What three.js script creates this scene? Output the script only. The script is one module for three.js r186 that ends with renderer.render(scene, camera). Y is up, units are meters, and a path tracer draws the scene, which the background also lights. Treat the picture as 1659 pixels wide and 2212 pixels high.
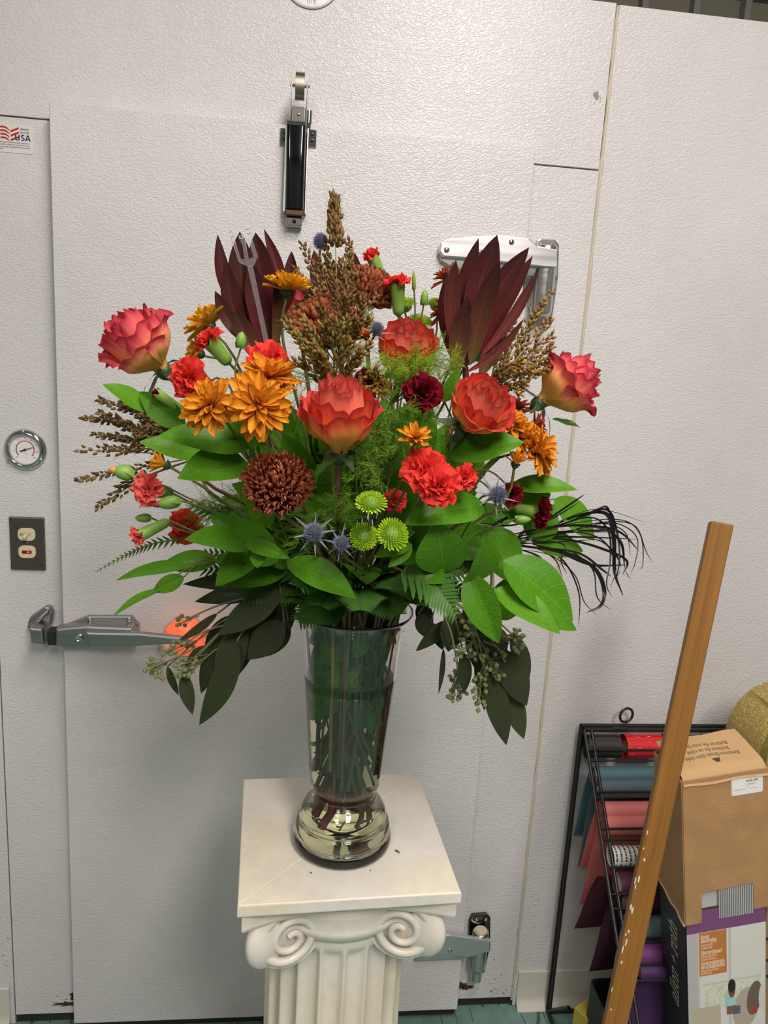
import * as THREE from 'three';
import { mergeGeometries } from 'three/addons/utils/BufferGeometryUtils.js';
import { RoundedBoxGeometry } from 'three/addons/geometries/RoundedBoxGeometry.js';
import { RectAreaLightUniformsLib } from 'three/addons/lights/RectAreaLightUniformsLib.js';

// ---------- camera, lights, exposure ----------
const W = 1659, H = 2212, F = 1600;
const scene = new THREE.Scene();
const camera = new THREE.PerspectiveCamera(2 * Math.atan(H / 2 / F) * 180 / Math.PI, W / H, 0.05, 30);
camera.rotation.order = 'YXZ';
camera.rotation.set(-0.1954, -0.1125, 0.0594);
camera.position.set(0.4939, 1.6141, 1.5908);
camera.updateMatrixWorld(true);
const renderer = new THREE.WebGLRenderer({ antialias: true });
renderer.toneMapping = THREE.LinearToneMapping;
renderer.toneMappingExposure = 0.93;
renderer.shadowMap.enabled = true;
scene.background = new THREE.Color(0x000000);
RectAreaLightUniformsLib.init();
// three ceiling fixtures of the shop (panels are built with the ceiling below)
const CEIL = 3.28;
const LAMPS = [
  { x: 0.92, z: 1.45, w: 0.50, d: 1.0, power: 24, color: 0xfff6f0 },
  { x: 1.15, z: 2.9, w: 0.60, d: 1.2, power: 38, color: 0xfff6f2 },
  { x: -0.5, z: 3.3, w: 0.60, d: 1.2, power: 15, color: 0xfff6f2 },
];
for (const l of LAMPS) {
  const a = new THREE.RectAreaLight(l.color, l.power, l.w, l.d);
  a.position.set(l.x, CEIL - 0.075, l.z); a.rotation.x = -Math.PI / 2; a.name = 'ceiling_panel_light';
  scene.add(a);
}

// ---------- helpers ----------
const V = (x, y, z) => new THREE.Vector3(x, y, z);
let seed = 7;
const rnd = () => { seed |= 0; seed = seed + 0x6D2B79F5 | 0; let t = Math.imul(seed ^ seed >>> 15, 1 | seed); t = t + Math.imul(t ^ t >>> 7, 61 | t) ^ t; return ((t ^ t >>> 14) >>> 0) / 4294967296; };
const rr = (a, b) => a + (b - a) * rnd();
const lerp = (a, b, t) => a + (b - a) * t, clamp = (x, a = 0, b = 1) => Math.min(b, Math.max(a, x));
const ss = (a, b, x) => { const t = clamp((x - a) / (b - a)); return t * t * (3 - 2 * t); };
const ray = (px, py) => V((px - W / 2) / F, -(py - H / 2) / F, -1).applyQuaternion(camera.quaternion);
const along = (d, t) => camera.position.clone().addScaledVector(d, t);
const at = (px, py, z) => { const d = ray(px, py); return along(d, (z - camera.position.z) / d.z); };
const atY = (px, py, y) => { const d = ray(px, py); return along(d, (y - camera.position.y) / d.y); };
const atX = (px, py, x) => { const d = ray(px, py); return along(d, (x - camera.position.x) / d.x); };
const atDepth = (px, py, t) => along(ray(px, py), t);
const FWD = V(0, 0, -1).applyQuaternion(camera.quaternion);
const depthOf = (p) => p.clone().sub(camera.position).dot(FWD);
const perPx = (p) => depthOf(p) / F;
const taken = {};
const numbered = (n) => { const k = taken[n] = (taken[n] ?? -1) + 1; return k ? n + '_' + String(k).padStart(3, '0') : n; };
const shade = (m) => { m.castShadow = m.receiveShadow = true; return m; };
function thing(name, label, category, pos, group) {
  const o = new THREE.Group(); o.name = numbered(name); if (pos) o.position.copy(pos); scene.add(o);
  o.userData = { label, category }; if (group) o.userData.group = group; return o;
}
function part(name, geo, mat, parent, label) {
  const m = shade(new THREE.Mesh(geo, mat)); m.name = name; parent.add(m); if (label) m.userData.label = label; return m;
}
function solo(name, label, category, geo, mat, group) {
  const m = shade(new THREE.Mesh(geo, mat)); m.name = numbered(name); scene.add(m);
  m.userData = { label, category }; if (group) m.userData.group = group; return m;
}
function structure(name, label, category = name.replace(/_.*/, '')) { const g = new THREE.Group(); g.name = name; g.userData = { kind: 'structure', label, category }; scene.add(g); return g; }
const stuff = (m) => { m.userData.kind = 'stuff'; return m; };
const mat = (color, roughness = 0.6, metalness = 0, o = {}) => new THREE.MeshPhysicalMaterial({ color, roughness, metalness, side: THREE.DoubleSide, ...o });
const lin = (r, g, b) => new THREE.Color().setRGB(r, g, b);
const merge = (list) => mergeGeometries(list.map((g) => { const n = g.index ? g.toNonIndexed() : g; for (const k of Object.keys(n.attributes)) if (!['position', 'normal', 'uv', 'color'].includes(k)) n.deleteAttribute(k); return n; }), false);
// box between two corners, uv in metres
function plate(x0, x1, y0, y1, z0, z1, bevel = 0.0015) {
  const g = bevel ? new RoundedBoxGeometry(x1 - x0, y1 - y0, z1 - z0, 2, bevel) : new THREE.BoxGeometry(x1 - x0, y1 - y0, z1 - z0);
  g.translate((x0 + x1) / 2, (y0 + y1) / 2, (z0 + z1) / 2);
  return uvMetres(g);
}
function uvMetres(g) {
  const p = g.attributes.position, n = g.attributes.normal, uv = new Float32Array(p.count * 2);
  for (let i = 0; i < p.count; i++) {
    const ax = Math.abs(n.getX(i)), ay = Math.abs(n.getY(i)), az = Math.abs(n.getZ(i));
    const [u, v] = az >= ax && az >= ay ? [p.getX(i), p.getY(i)] : ax >= ay ? [p.getZ(i), p.getY(i)] : [p.getX(i), p.getZ(i)];
    uv[2 * i] = u; uv[2 * i + 1] = v;
  }
  g.setAttribute('uv', new THREE.BufferAttribute(uv, 2)); return g;
}
// surface over u in [-1,1], v in [0,1]
function sheet(nu, nv, f, col) {
  const pos = [], uv = [], c = [], idx = [];
  for (let j = 0; j <= nv; j++) for (let i = 0; i <= nu; i++) {
    const u = i / nu * 2 - 1, v = j / nv, p = f(u, v); pos.push(p[0], p[1], p[2]); uv.push((u + 1) / 2, v);
    if (col) { const k = col(u, v); c.push(k[0], k[1], k[2]); }
  }
  for (let j = 0; j < nv; j++) for (let i = 0; i < nu; i++) { const a = j * (nu + 1) + i, b = a + 1, d = a + nu + 1, e = d + 1; idx.push(a, b, e, a, e, d); }
  const g = new THREE.BufferGeometry();
  g.setAttribute('position', new THREE.Float32BufferAttribute(pos, 3)); g.setAttribute('uv', new THREE.Float32BufferAttribute(uv, 2));
  if (col) g.setAttribute('color', new THREE.Float32BufferAttribute(c, 3));
  g.setIndex(idx); g.computeVertexNormals(); return g;
}
// tube through points; radius may be a function of t
function tube(pts, r, seg = 12, rad = 6, closed = false, tension = 0.5) {
  const curve = pts.length === 2 ? new THREE.LineCurve3(pts[0], pts[1]) : new THREE.CatmullRomCurve3(pts, closed, 'catmullrom', tension);
  const g = new THREE.TubeGeometry(curve, seg, 1, rad, closed), p = g.attributes.position, n = g.attributes.normal;
  for (let i = 0; i <= seg; i++) {
    const k = typeof r === 'function' ? r(i / seg) : r;
    for (let j = 0; j <= rad; j++) { const q = i * (rad + 1) + j; p.setXYZ(q, p.getX(q) + n.getX(q) * (k - 1), p.getY(q) + n.getY(q) * (k - 1), p.getZ(q) + n.getZ(q) * (k - 1)); }
  }
  return g;
}
const lathe = (prof, seg = 32) => new THREE.LatheGeometry(prof.map(([r, y]) => new THREE.Vector2(r, y)), seg);
const extrude = (pts, depth, bevel = 0, holes = [], curveSegments = 8) => {
  const s = new THREE.Shape(pts.map((p) => new THREE.Vector2(p[0], p[1])));
  for (const h of holes) s.holes.push(new THREE.Path(h.map((p) => new THREE.Vector2(p[0], p[1]))));
  return new THREE.ExtrudeGeometry(s, { depth: Math.max(0.0001, depth - 2 * bevel), bevelEnabled: bevel > 0, bevelSize: bevel, bevelThickness: bevel, bevelOffset: -bevel, bevelSegments: 2, curveSegments }).translate(0, 0, bevel);
};
const roundRect = (x0, y0, x1, y1, r, n = 4) => {
  const o = []; for (const [cx, cy, a] of [[x1 - r, y1 - r, 0], [x0 + r, y1 - r, 1], [x0 + r, y0 + r, 2], [x1 - r, y0 + r, 3]]) for (let i = 0; i <= n; i++) { const t = (a + i / n) * Math.PI / 2; o.push([cx + r * Math.cos(t), cy + r * Math.sin(t)]); } return o;
};
// tiling value noise
function tileNoise(n, cells, sd) {
  const g = []; let s = sd; const r = () => (s = (s * 16807) % 2147483647) / 2147483647; for (let i = 0; i < cells * cells; i++) g.push(r());
  const f = (t) => t * t * (3 - 2 * t);
  return (x, y) => { const X = x / n * cells, Y = y / n * cells, i = Math.floor(X), j = Math.floor(Y), a = f(X - i), b = f(Y - j), q = (k, l) => g[((l % cells + cells) % cells) * cells + (k % cells + cells) % cells]; return lerp(lerp(q(i, j), q(i + 1, j), a), lerp(q(i, j + 1), q(i + 1, j + 1), a), b); };
}
function dataTex(n, fn, srgb = false, m = n) {
  const d = new Uint8Array(n * m * 4);
  for (let y = 0; y < m; y++) for (let x = 0; x < n; x++) { const c = fn(x, y), q = (y * n + x) * 4; const [r, g, b] = Array.isArray(c) ? c : [c, c, c]; d[q] = clamp(r) * 255; d[q + 1] = clamp(g) * 255; d[q + 2] = clamp(b) * 255; d[q + 3] = 255; }
  const t = new THREE.DataTexture(d, n, m); t.wrapS = t.wrapT = THREE.RepeatWrapping; t.magFilter = THREE.LinearFilter; t.minFilter = THREE.LinearMipmapLinearFilter; t.generateMipmaps = true;
  if (srgb) t.colorSpace = THREE.SRGBColorSpace; t.needsUpdate = true; return t;
}
function canvasTex(w, h, draw) {
  const c = document.createElement('canvas'); c.width = w; c.height = h; const x = c.getContext('2d'); draw(x, w, h);
  const t = new THREE.CanvasTexture(c); t.colorSpace = THREE.SRGBColorSpace; return t;
}
const rep = (t, k) => { t.repeat.set(k, k); return t; };

// ---------- materials of the setting ----------
// embossed sheet metal of the walk-in cooler: small worm-like pebbles, about 6 mm apart
const emboss = (() => {
  const n = 1024, a = tileNoise(n, 110, 11), b = tileNoise(n, 170, 23), c = tileNoise(n, 64, 37), e = tileNoise(n, 340, 41);
  return rep(dataTex(n, (x, y) => { const w = c(x, y) * 18; const v = a(x + w, y * 2 + w) * 0.55 + b(x - w * 0.5, y * 2 + w * 0.4) * 0.45; return ss(0.30, 0.72, v) * 0.85 + e(x, y) * 0.15; }), 2.4);
})();
const panelTint = (() => {
  const n = 256, a = tileNoise(n, 5, 5), b = tileNoise(n, 40, 6);
  return rep(dataTex(n, (x, y) => { const k = 0.95 + 0.04 * a(x, y) + 0.015 * b(x, y); return [k, k, k * 0.998]; }, true), 0.7);
})();
const panelMat = mat(lin(0.70, 0.682, 0.676), 0.3, 0, { map: panelTint, bumpMap: emboss, bumpScale: 0.00046, specularIntensity: 0.9 });
const smoothWhite = mat(lin(0.66, 0.66, 0.62), 0.42);
const caulkMat = mat(lin(0.52, 0.46, 0.36), 0.7);
const grimeMat = mat(lin(0.045, 0.035, 0.02), 0.9);
const rustMat = mat(lin(0.12, 0.085, 0.045), 0.9);
const steelTex = (() => { const n = 256, a = tileNoise(n, 120, 3), b = tileNoise(n, 14, 9); return dataTex(n, (x, y) => 0.55 + 0.3 * a(x * 0.06, y) + 0.15 * b(x, y)); })();
const steel = mat(lin(0.60, 0.60, 0.58), 0.34, 1, { roughnessMap: steelTex });
const aluminium = mat(lin(0.72, 0.72, 0.71), 0.5, 1, { roughnessMap: steelTex });
const chrome = mat(lin(0.62, 0.62, 0.60), 0.09, 1);
const darkChrome = mat(lin(0.055, 0.06, 0.065), 0.1, 1), dullSteel = mat(lin(0.38, 0.38, 0.37), 0.55, 1, { roughnessMap: steelTex });
const blackRubber = mat(lin(0.012, 0.012, 0.012), 0.75);
const floorTex = (() => {
  const n = 512, a = tileNoise(n, 6, 51), b = tileNoise(n, 60, 52), c = tileNoise(n, 17, 53);
  return dataTex(n, (x, y) => { const crack = Math.abs(c(x * 1.3, y * 0.25) - 0.5) < 0.012 ? 0.55 : 1; const k = (0.86 + 0.16 * a(x, y) + 0.1 * (b(x, y) - 0.5)) * crack; return [0.45 * k, 0.585 * k, 0.545 * k]; }, true);
})();
const floorMat = mat(0xffffff, 0.55, 0, { map: rep(floorTex, 1.1) });
const shopWall = mat(lin(0.36, 0.35, 0.34), 0.85), ceilMat = mat(lin(0.62, 0.62, 0.60), 0.9);

// ---------- room ----------
const DW = 0.9294, DT = 2.055, DB = 0.035, DZ = 0.04, XC = 1.0814, YC = 2.035, YT = 2.3466, XS = -0.147;
const RX0 = -2.2, RX1 = 3.4, RZ1 = 4.2, BZ = -1.6;
const floorS = structure('floor', 'teal painted concrete floor with hairline cracks');
part('slab', plate(RX0 - 0.1, RX1 + 0.1, -0.12, 0, BZ - 0.1, RZ1 + 0.1, 0), floorMat, floorS);
const ceiling = structure('ceiling', 'pale ceiling high above the cooler');
part('slab', plate(RX0 - 0.1, RX1 + 0.1, CEIL, CEIL + 0.1, BZ - 0.1, RZ1 + 0.1, 0), ceilMat, ceiling);
for (const [n, l, g] of [
  ['wall_left', 'plain shop wall far to one side', plate(RX0 - 0.1, RX0, 0, CEIL, BZ, RZ1, 0)],
  ['wall_right', 'plain shop wall on the side of the paper rack', plate(RX1, RX1 + 0.1, 0, CEIL, BZ, RZ1, 0)],
  ['wall_front', 'plain shop wall behind the photographer', plate(RX0, RX1, 0, CEIL, RZ1, RZ1 + 0.1, 0)],
]) part('plaster', g, n === 'wall_front' ? mat(lin(0.14, 0.125, 0.115), 0.85) : shopWall, structure(n, l));
const loft = structure('wall_loft', 'wall at the back of the storage space above the cooler', 'wall');
part('plaster', plate(RX0, RX1, YT - 0.1, CEIL, BZ - 0.08, BZ, 0), shopWall, loft);
const wallBack = structure('wall_back', 'white embossed metal front of a walk-in cooler');
part('header_panel', plate(-1.3, XC - 0.003, YC + 0.0015, YT, -0.1, 0), panelMat, wallBack);
part('side_panel', plate(XC + 0.004, RX1, 0, YT - 0.002, -0.1, -0.001), panelMat, wallBack);
part('side_panel', plate(-1.3, XS - 0.002, 0, YC - 0.0015, -0.1, -0.001), panelMat, wallBack);
part('side_panel', plate(RX0, -1.302, 0, YT - 0.002, -0.1, -0.001), panelMat, wallBack);
part('frame_panel', plate(XS + 0.001, 0.06, 0.028, YC - 0.0015, -0.1, 0.002), panelMat, wallBack);
part('frame_panel', plate(DW - 0.06, XC - 0.003, 0.028, YC - 0.0015, -0.1, 0.002), panelMat, wallBack);
part('frame_panel', plate(0.0605, DW - 0.0605, 1.9, YC - 0.0015, -0.1, 0.0), panelMat, wallBack);
part('sill', plate(XS, XC, 0, 0.0275, -0.1, -0.006), mat(lin(0.02, 0.02, 0.02), 0.8), wallBack);
part('joint_filler', plate(XS - 0.002, XS + 0.001, 0, YC, -0.1, -0.004, 0), rustMat, wallBack);
part('joint_filler', plate(-1.3, XC, YC - 0.0015, YC + 0.0015, -0.1, -0.004, 0), mat(lin(0.10, 0.09, 0.07), 0.9), wallBack);
part('cooler_roof', plate(RX0, RX1, YT - 0.06, YT - 0.03, BZ, -0.1, 0), mat(lin(0.16, 0.16, 0.15), 0.8), wallBack);
// interior lining so the cooler is a closed box behind the door
part('cooler_back', plate(RX0, RX1, 0, YT - 0.06, -0.16, -0.12, 0), smoothWhite, wallBack);
// irregular caulk bead along the panel joint
{
  const n = 240, bead = (x0, wd, z, sd) => { const a = tileNoise(n, 60, sd), b = tileNoise(n, 17, sd + 1); return sheet(2, n, (u, v) => [x0 + u * wd * (0.55 + 0.9 * a(v * n, 3) * (b(v * n, 5) > 0.45 ? 1 : 0.55)) + 0.0012 * (b(v * n, 9) - 0.5), 0.02 + v * (YT - 0.025), z + (u === 0 ? 0.0022 : 0)]); };
  const t = structure('trim_1', 'tan caulk bead down the joint between two cooler panels', 'trim');
  part('caulk_bead', bead(XC + 0.0005, 0.0042, 0.0004, 81), caulkMat, t);
  part('dark_joint', plate(XC - 0.003, XC + 0.004, 0, 0.9, -0.02, -0.0015, 0), grimeMat, t);
  const cg = sheet(2, 120, (u, v) => [XC + 0.0005 + u * 0.0016, 0.02 + v * YT * 0.98, 0.0028 + 0.0003 * Math.sin(v * 90)]);
  part('caulk_ridge', cg, mat(lin(0.60, 0.53, 0.40), 0.55), t);
}
// cove base along the floor on both outer panels
for (const [n, x0, x1] of [['baseboard_right', XC + 0.012, RX1], ['baseboard_left', -1.3, XS - 0.012]]) {
  const b = structure(n, 'ivory vinyl cove base along the cooler panel', 'baseboard');
  const prof = [[0, 0.105], [0.003, 0.105], [0.004, 0.10], [0.004, 0.03], [0.010, 0.012], [0.022, 0.003], [0.022, 0.0]];
  const g = sheet(1, prof.length - 1, (u, v) => { const p = prof[Math.round(v * (prof.length - 1))]; return [u < 0 ? x0 : x1, p[1], p[0]]; });
  part('cove_strip', g, mat(lin(0.60, 0.59, 0.52), 0.5), b);
}
// grime, scuffs and a chipped spot on the panels
{
  const blob = (cx, cy, rx, ry, z, k, sd) => { seed = sd; const pts = []; for (let i = 0; i < k; i++) { const t = i / k * Math.PI * 2, q = rr(0.45, 1.1); pts.push(new THREE.Vector2(cx + Math.cos(t) * rx * q, cy + Math.sin(t) * ry * q)); } return new THREE.ShapeGeometry(new THREE.Shape(pts)).translate(0, 0, z); };
  const dirt = (list, m) => part('grime', merge(list), m, wallBack);
  const specks = (cx, cy, w, h, n, z, sd, s = 0.002) => { const o = []; for (let i = 0; i < n; i++) { seed = sd + i * 13; o.push(blob(cx + rr(-w, w), cy + rr(-h, h), rr(0.4, 1.3) * s, rr(0.3, 1.0) * s, z, 7, sd + i)); } return o; };
  stuff(dirt([blob(0.957, 0.062, 0.026, 0.008, 0.0026, 22, 301), blob(0.945, 0.071, 0.014, 0.012, 0.0026, 18, 302), ...specks(1.0, 0.10, 0.06, 0.05, 26, 0.0027, 310), ...specks(1.05, 0.05, 0.03, 0.012, 16, 0.0027, 360)], grimeMat));
  stuff(dirt([blob(-0.02, 0.055, 0.05, 0.008, 0.0026, 24, 401), blob(0.0, 0.07, 0.024, 0.02, 0.0026, 20, 402), ...specks(-0.05, 0.075, 0.03, 0.012, 9, 0.0027, 410)], grimeMat));
  stuff(dirt([...specks(-0.165, 0.2, 0.012, 0.12, 16, 0.0003, 430), ...specks(1.12, 0.2, 0.03, 0.12, 10, 0.0003, 450)], rustMat));
  const cp = at(1288, 207, 0.0005);
  stuff(part('paint_chip', merge([blob(cp.x, cp.y, 0.007, 0.009, 0.0005, 14, 501), ...specks(cp.x, cp.y, 0.012, 0.015, 9, 0.0005, 520)]), mat(lin(0.27, 0.26, 0.24), 0.8), wallBack));
}
// clutter stored on top of the cooler
{
  const joist = mat(lin(0.17, 0.165, 0.12), 0.85), pale = mat(lin(0.42, 0.42, 0.4), 0.5);
  const o = thing('storage_shelf', 'dark shelf boards stored on top of the cooler', 'shelf', V(1.3, YT - 0.03, -0.5));
  part('board', plate(-0.3, 1.5, 0, 0.30, -0.04, 0, 0.002), joist, o);
  for (const x of [0.02, 0.16, 0.3]) part('upright', plate(x, x + 0.018, 0, 0.5, 0, 0.03, 0.002), mat(lin(0.20, 0.205, 0.19), 0.8), o);
  const b = at(1612, 20, -0.25);
  const p = thing('metal_bracket', 'bent pale metal bracket lying on top of the cooler', 'bracket', V(b.x, YT - 0.03, -0.25));
  part('leg', tube([V(-0.012, 0, 0), V(0.0, 0.045, 0.0), V(0.028, 0.058, 0), V(0.03, 0.12, 0)], 0.0022, 16, 6), pale, p);
  part('leg', tube([V(0.01, 0, 0.02), V(0.022, 0.05, 0.02), V(0.04, 0.12, 0.02)], 0.0022, 12, 6), pale, p);
  part('plate', plate(-0.06, -0.045, 0, 0.14, -0.01, 0, 0.001), mat(lin(0.16, 0.17, 0.16), 0.7), p);
}
// ceiling fixtures: housing, lens
for (const l of LAMPS) {
  const o = thing('ceiling_light', l.z < 2 ? 'ceiling light panel nearest the cooler door' : l.x > 0 ? 'ceiling light panel over the middle of the shop' : 'ceiling light panel over the latch side of the shop', 'lamp', V(l.x, CEIL, l.z));
  part('housing', plate(-l.w / 2 - 0.02, l.w / 2 + 0.02, -0.06, 0, -l.d / 2 - 0.02, l.d / 2 + 0.02, 0.004), smoothWhite, o);
  part('lens', plate(-l.w / 2, l.w / 2, -0.066, -0.0605, -l.d / 2, l.d / 2, 0.001), mat(0xffffff, 0.6, 0, { emissive: l.color, emissiveIntensity: 1.5 }), o);
}

// ---------- the cooler door ----------
const door = structure('door_1', 'white embossed metal walk-in cooler door', 'door');
part('slab', plate(0, DW, DB, DT, 0.004, DZ, 0.002), panelMat, door);
part('gasket', plate(0.012, DW - 0.012, DB + 0.01, DT - 0.012, 0.0022, 0.005, 0), blackRubber, door);
part('sweep', plate(0.004, DW - 0.004, DB - 0.022, DB + 0.001, 0.012, 0.03, 0.001), blackRubber, door);

// ---------- stickers and badge ----------
{
  const a = at(-62, 262, 0.002), b = at(72, 334, 0.002), w = b.x - a.x, h = a.y - b.y;
  const t = canvasTex(640, 360, (c, w2, h2) => {
    c.fillStyle = '#dedbd4'; c.fillRect(0, 0, w2, h2);
    c.save(); c.translate(290, 20);
    for (let i = 0; i < 4; i++) { c.fillStyle = '#b5161c'; const y = i * 46; c.beginPath(); c.moveTo(8, y + 6); c.bezierCurveTo(60, y - 8, 80, y + 8, 104, y + 44); c.lineTo(108, y + 62); c.bezierCurveTo(80, y + 34, 56, y + 18, 12, y + 30); c.closePath(); c.fill(); }
    for (let i = 0; i < 3; i++) { c.fillStyle = '#b5161c'; const y = i * 56; c.beginPath(); c.moveTo(118, y + 52); c.lineTo(206, y + 2); c.lineTo(206, y + 28); c.lineTo(118, y + 80); c.closePath(); c.fill(); }
    c.restore();
    c.fillStyle = '#10154d'; c.font = 'bold 36px sans-serif'; c.fillText('MADE', 512, 60, 92); c.fillText('IN THE', 512, 104, 92);
    c.font = 'bold 108px sans-serif'; c.fillText('USA', 446, 196, 172);
    c.font = 'bold 25px sans-serif'; ['This walk-in, including all questioned sections', 'built by C.C.I., complies with all provisions of', 'Section 312 of the Energy Independence and', 'Security Act of 2007.'].forEach((s, i) => c.fillText(s, 92, 236 + i * 30, i === 3 ? 300 : 512));
  });
  const o = solo('sticker', 'white sticker with red stripes reading MADE IN THE USA beside the cooler door', 'sticker', extrude(roundRect(a.x, b.y, b.x, a.y, 0.004), 0.0008), [mat(0xffffff, 0.45, 0, { map: t }), mat(0xdddddd, 0.5)]);
  const p = o.geometry.attributes.position, uv = o.geometry.attributes.uv; for (let i = 0; i < p.count; i++) uv.setXY(i, (p.getX(i) - a.x) / w, (p.getY(i) - b.y) / h);
  o.position.z = 0.0021;
  const c0 = at(672, -46, 0.001);
  const bt = canvasTex(512, 256, (c, w2, h2) => { c.fillStyle = '#ecebe6'; c.fillRect(0, 0, w2, h2); c.fillStyle = '#8f93a6'; c.textAlign = 'center'; c.font = 'bold 34px sans-serif'; c.fillText('ccl m', 268, 238, 110); });
  const bg = lathe([[0.0001, 0.0035], [0.9, 0.0035], [0.97, 0.003], [1, 0.0015], [1, 0]].map(([r, y]) => [r, y]), 48);
  { const q = bg.attributes.position, u = bg.attributes.uv; for (let i = 0; i < q.count; i++) u.setXY(i, 0.5 + q.getX(i) * 0.5, 0.5 - q.getZ(i) * 0.5); }
  bg.scale(0.054, 1, 0.051).rotateX(Math.PI / 2);
  const bo = thing('badge', 'oval white maker badge with grey lettering above the cooler door', 'badge', V(c0.x, c0.y, 0.0005));
  part('face', bg, mat(0xffffff, 0.3, 0, { map: bt }), bo);
  part('rim', new THREE.TorusGeometry(0.0525, 0.0018, 8, 48).scale(1.03, 0.975, 1), mat(lin(0.3, 0.29, 0.27), 0.4, 0.6), bo);
}

// ---------- door hardware ----------
const screwGeo = (() => { const a = new THREE.SphereGeometry(1, 12, 6, 0, Math.PI * 2, 0, Math.PI / 2).scale(1, 0.6, 1).rotateX(Math.PI / 2); return a; })();
const screw = (parent, x, y, z, r = 0.0045, m = chrome) => { const s = part('screw', screwGeo, m, parent); s.position.set(x, y, z); s.scale.setScalar(r); return s; };
// outline given in photo pixels on the plane z, relative to an origin
const outline = (px, z, o) => px.map(([x, y]) => { const p = at(x, y, z); return [p.x - o.x, p.y - o.y]; });
{ // closer on the door top
  const o0 = at(638, 375, DZ); const o = thing('door_closer', 'black and chrome spring door closer mounted upright at the top of the door', 'door closer', V(o0.x, o0.y, DZ));
  const g = (x, y, z = DZ) => { const p = at(x, y, z); return [p.x - o0.x, p.y - o0.y]; };
  const [tx, ty] = g(640, 272, DZ + 0.03), [bx, by] = g(636, 452, DZ + 0.03), hw = 0.0175;
  const body = sheet(14, 30, (u, v) => { const y = lerp(by, ty, v), k = 1 + 0.05 * v, a = u * 1.5708; const bulge = 0.010 * Math.sin(Math.PI * clamp(v)) * 0.4; return [lerp(bx, tx, v) + Math.sign(u) * hw * k * Math.pow(Math.abs(Math.sin(a)), 0.35), y, 0.004 + (0.034 + bulge) * Math.pow(Math.max(0, Math.cos(a)), 0.22)]; });
  part('body', body, darkChrome, o, 'glossy black body');
  part('cap', plate(tx - hw - 0.001, tx + hw + 0.001, ty - 0.001, ty + 0.006, 0.002, 0.040, 0.001), chrome, o);
  part('rail', plate(bx - hw - 0.0045, bx - hw - 0.0005, by - 0.004, ty + 0.002, 0, 0.022, 0.0008), aluminium, o);
  part('rail', plate(bx + hw + 0.0015, bx + hw + 0.0045, by - 0.004, ty + 0.002, 0, 0.016, 0.0008), aluminium, o);
  part('end_block', plate(bx - hw, bx + hw, by - 0.012, by - 0.001, 0.002, 0.034, 0.002), mat(lin(0.22, 0.13, 0.08), 0.25, 1), o);
  part('end_clip', plate(bx - hw + 0.002, bx + hw - 0.002, by - 0.030, by - 0.012, 0.0, 0.022, 0.003), chrome, o);
  screw(o, bx, by - 0.021, 0.0215, 0.004, darkChrome);
  for (const [x, y] of [[614, 297], [674, 300]]) { const [fx, fy] = g(x, y); part('flange', plate(fx - 0.0085, fx + 0.0085, fy - 0.016, fy + 0.016, 0, 0.004, 0.0018), chrome, o); screw(o, fx, fy - 0.004, 0.004, 0.0035, darkChrome); screw(o, fx, fy + 0.007, 0.004, 0.003, darkChrome); }
  // arm up to the roller on the header
  const [ax, ay] = g(645, 245, DZ + 0.03), [rx, ry] = g(648, 184, DZ + 0.03);
  part('arm', plate(ax - 0.013, ax + 0.013, ay - 0.018, ay + 0.012, 0.010, 0.030, 0.002), mat(lin(0.3, 0.29, 0.27), 0.2, 1), o);
  for (const s of [-1, 1]) part('fork', plate(ax + s * 0.0145 - 0.0012, ax + s * 0.0145 + 0.0012, ay - 0.022, ry + 0.006, 0.008, 0.032, 0.0005), chrome, o);
  part('axle', new THREE.CylinderGeometry(0.003, 0.003, 0.036, 10).rotateZ(Math.PI / 2).translate(rx, ry, 0.026), chrome, o);
  part('roller', new THREE.CylinderGeometry(0.023, 0.023, 0.017, 28).rotateZ(Math.PI / 2).scale(1, 1.05, 0.75).translate(rx, ry, 0.024), mat(lin(0.38, 0.36, 0.30), 0.3, 1), o);
  const [nx, ny] = g(668, 258); part('adjusting_nut', new THREE.CylinderGeometry(0.006, 0.006, 0.022, 6).translate(nx, ny, 0.012), chrome, o);
  part('lug', plate(nx - 0.024, nx + 0.004, ny - 0.014, ny - 0.004, 0.0, 0.012, 0.001), chrome, o);
  screw(o, ax, ay - 0.002, 0.030, 0.0035);
}
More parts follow.
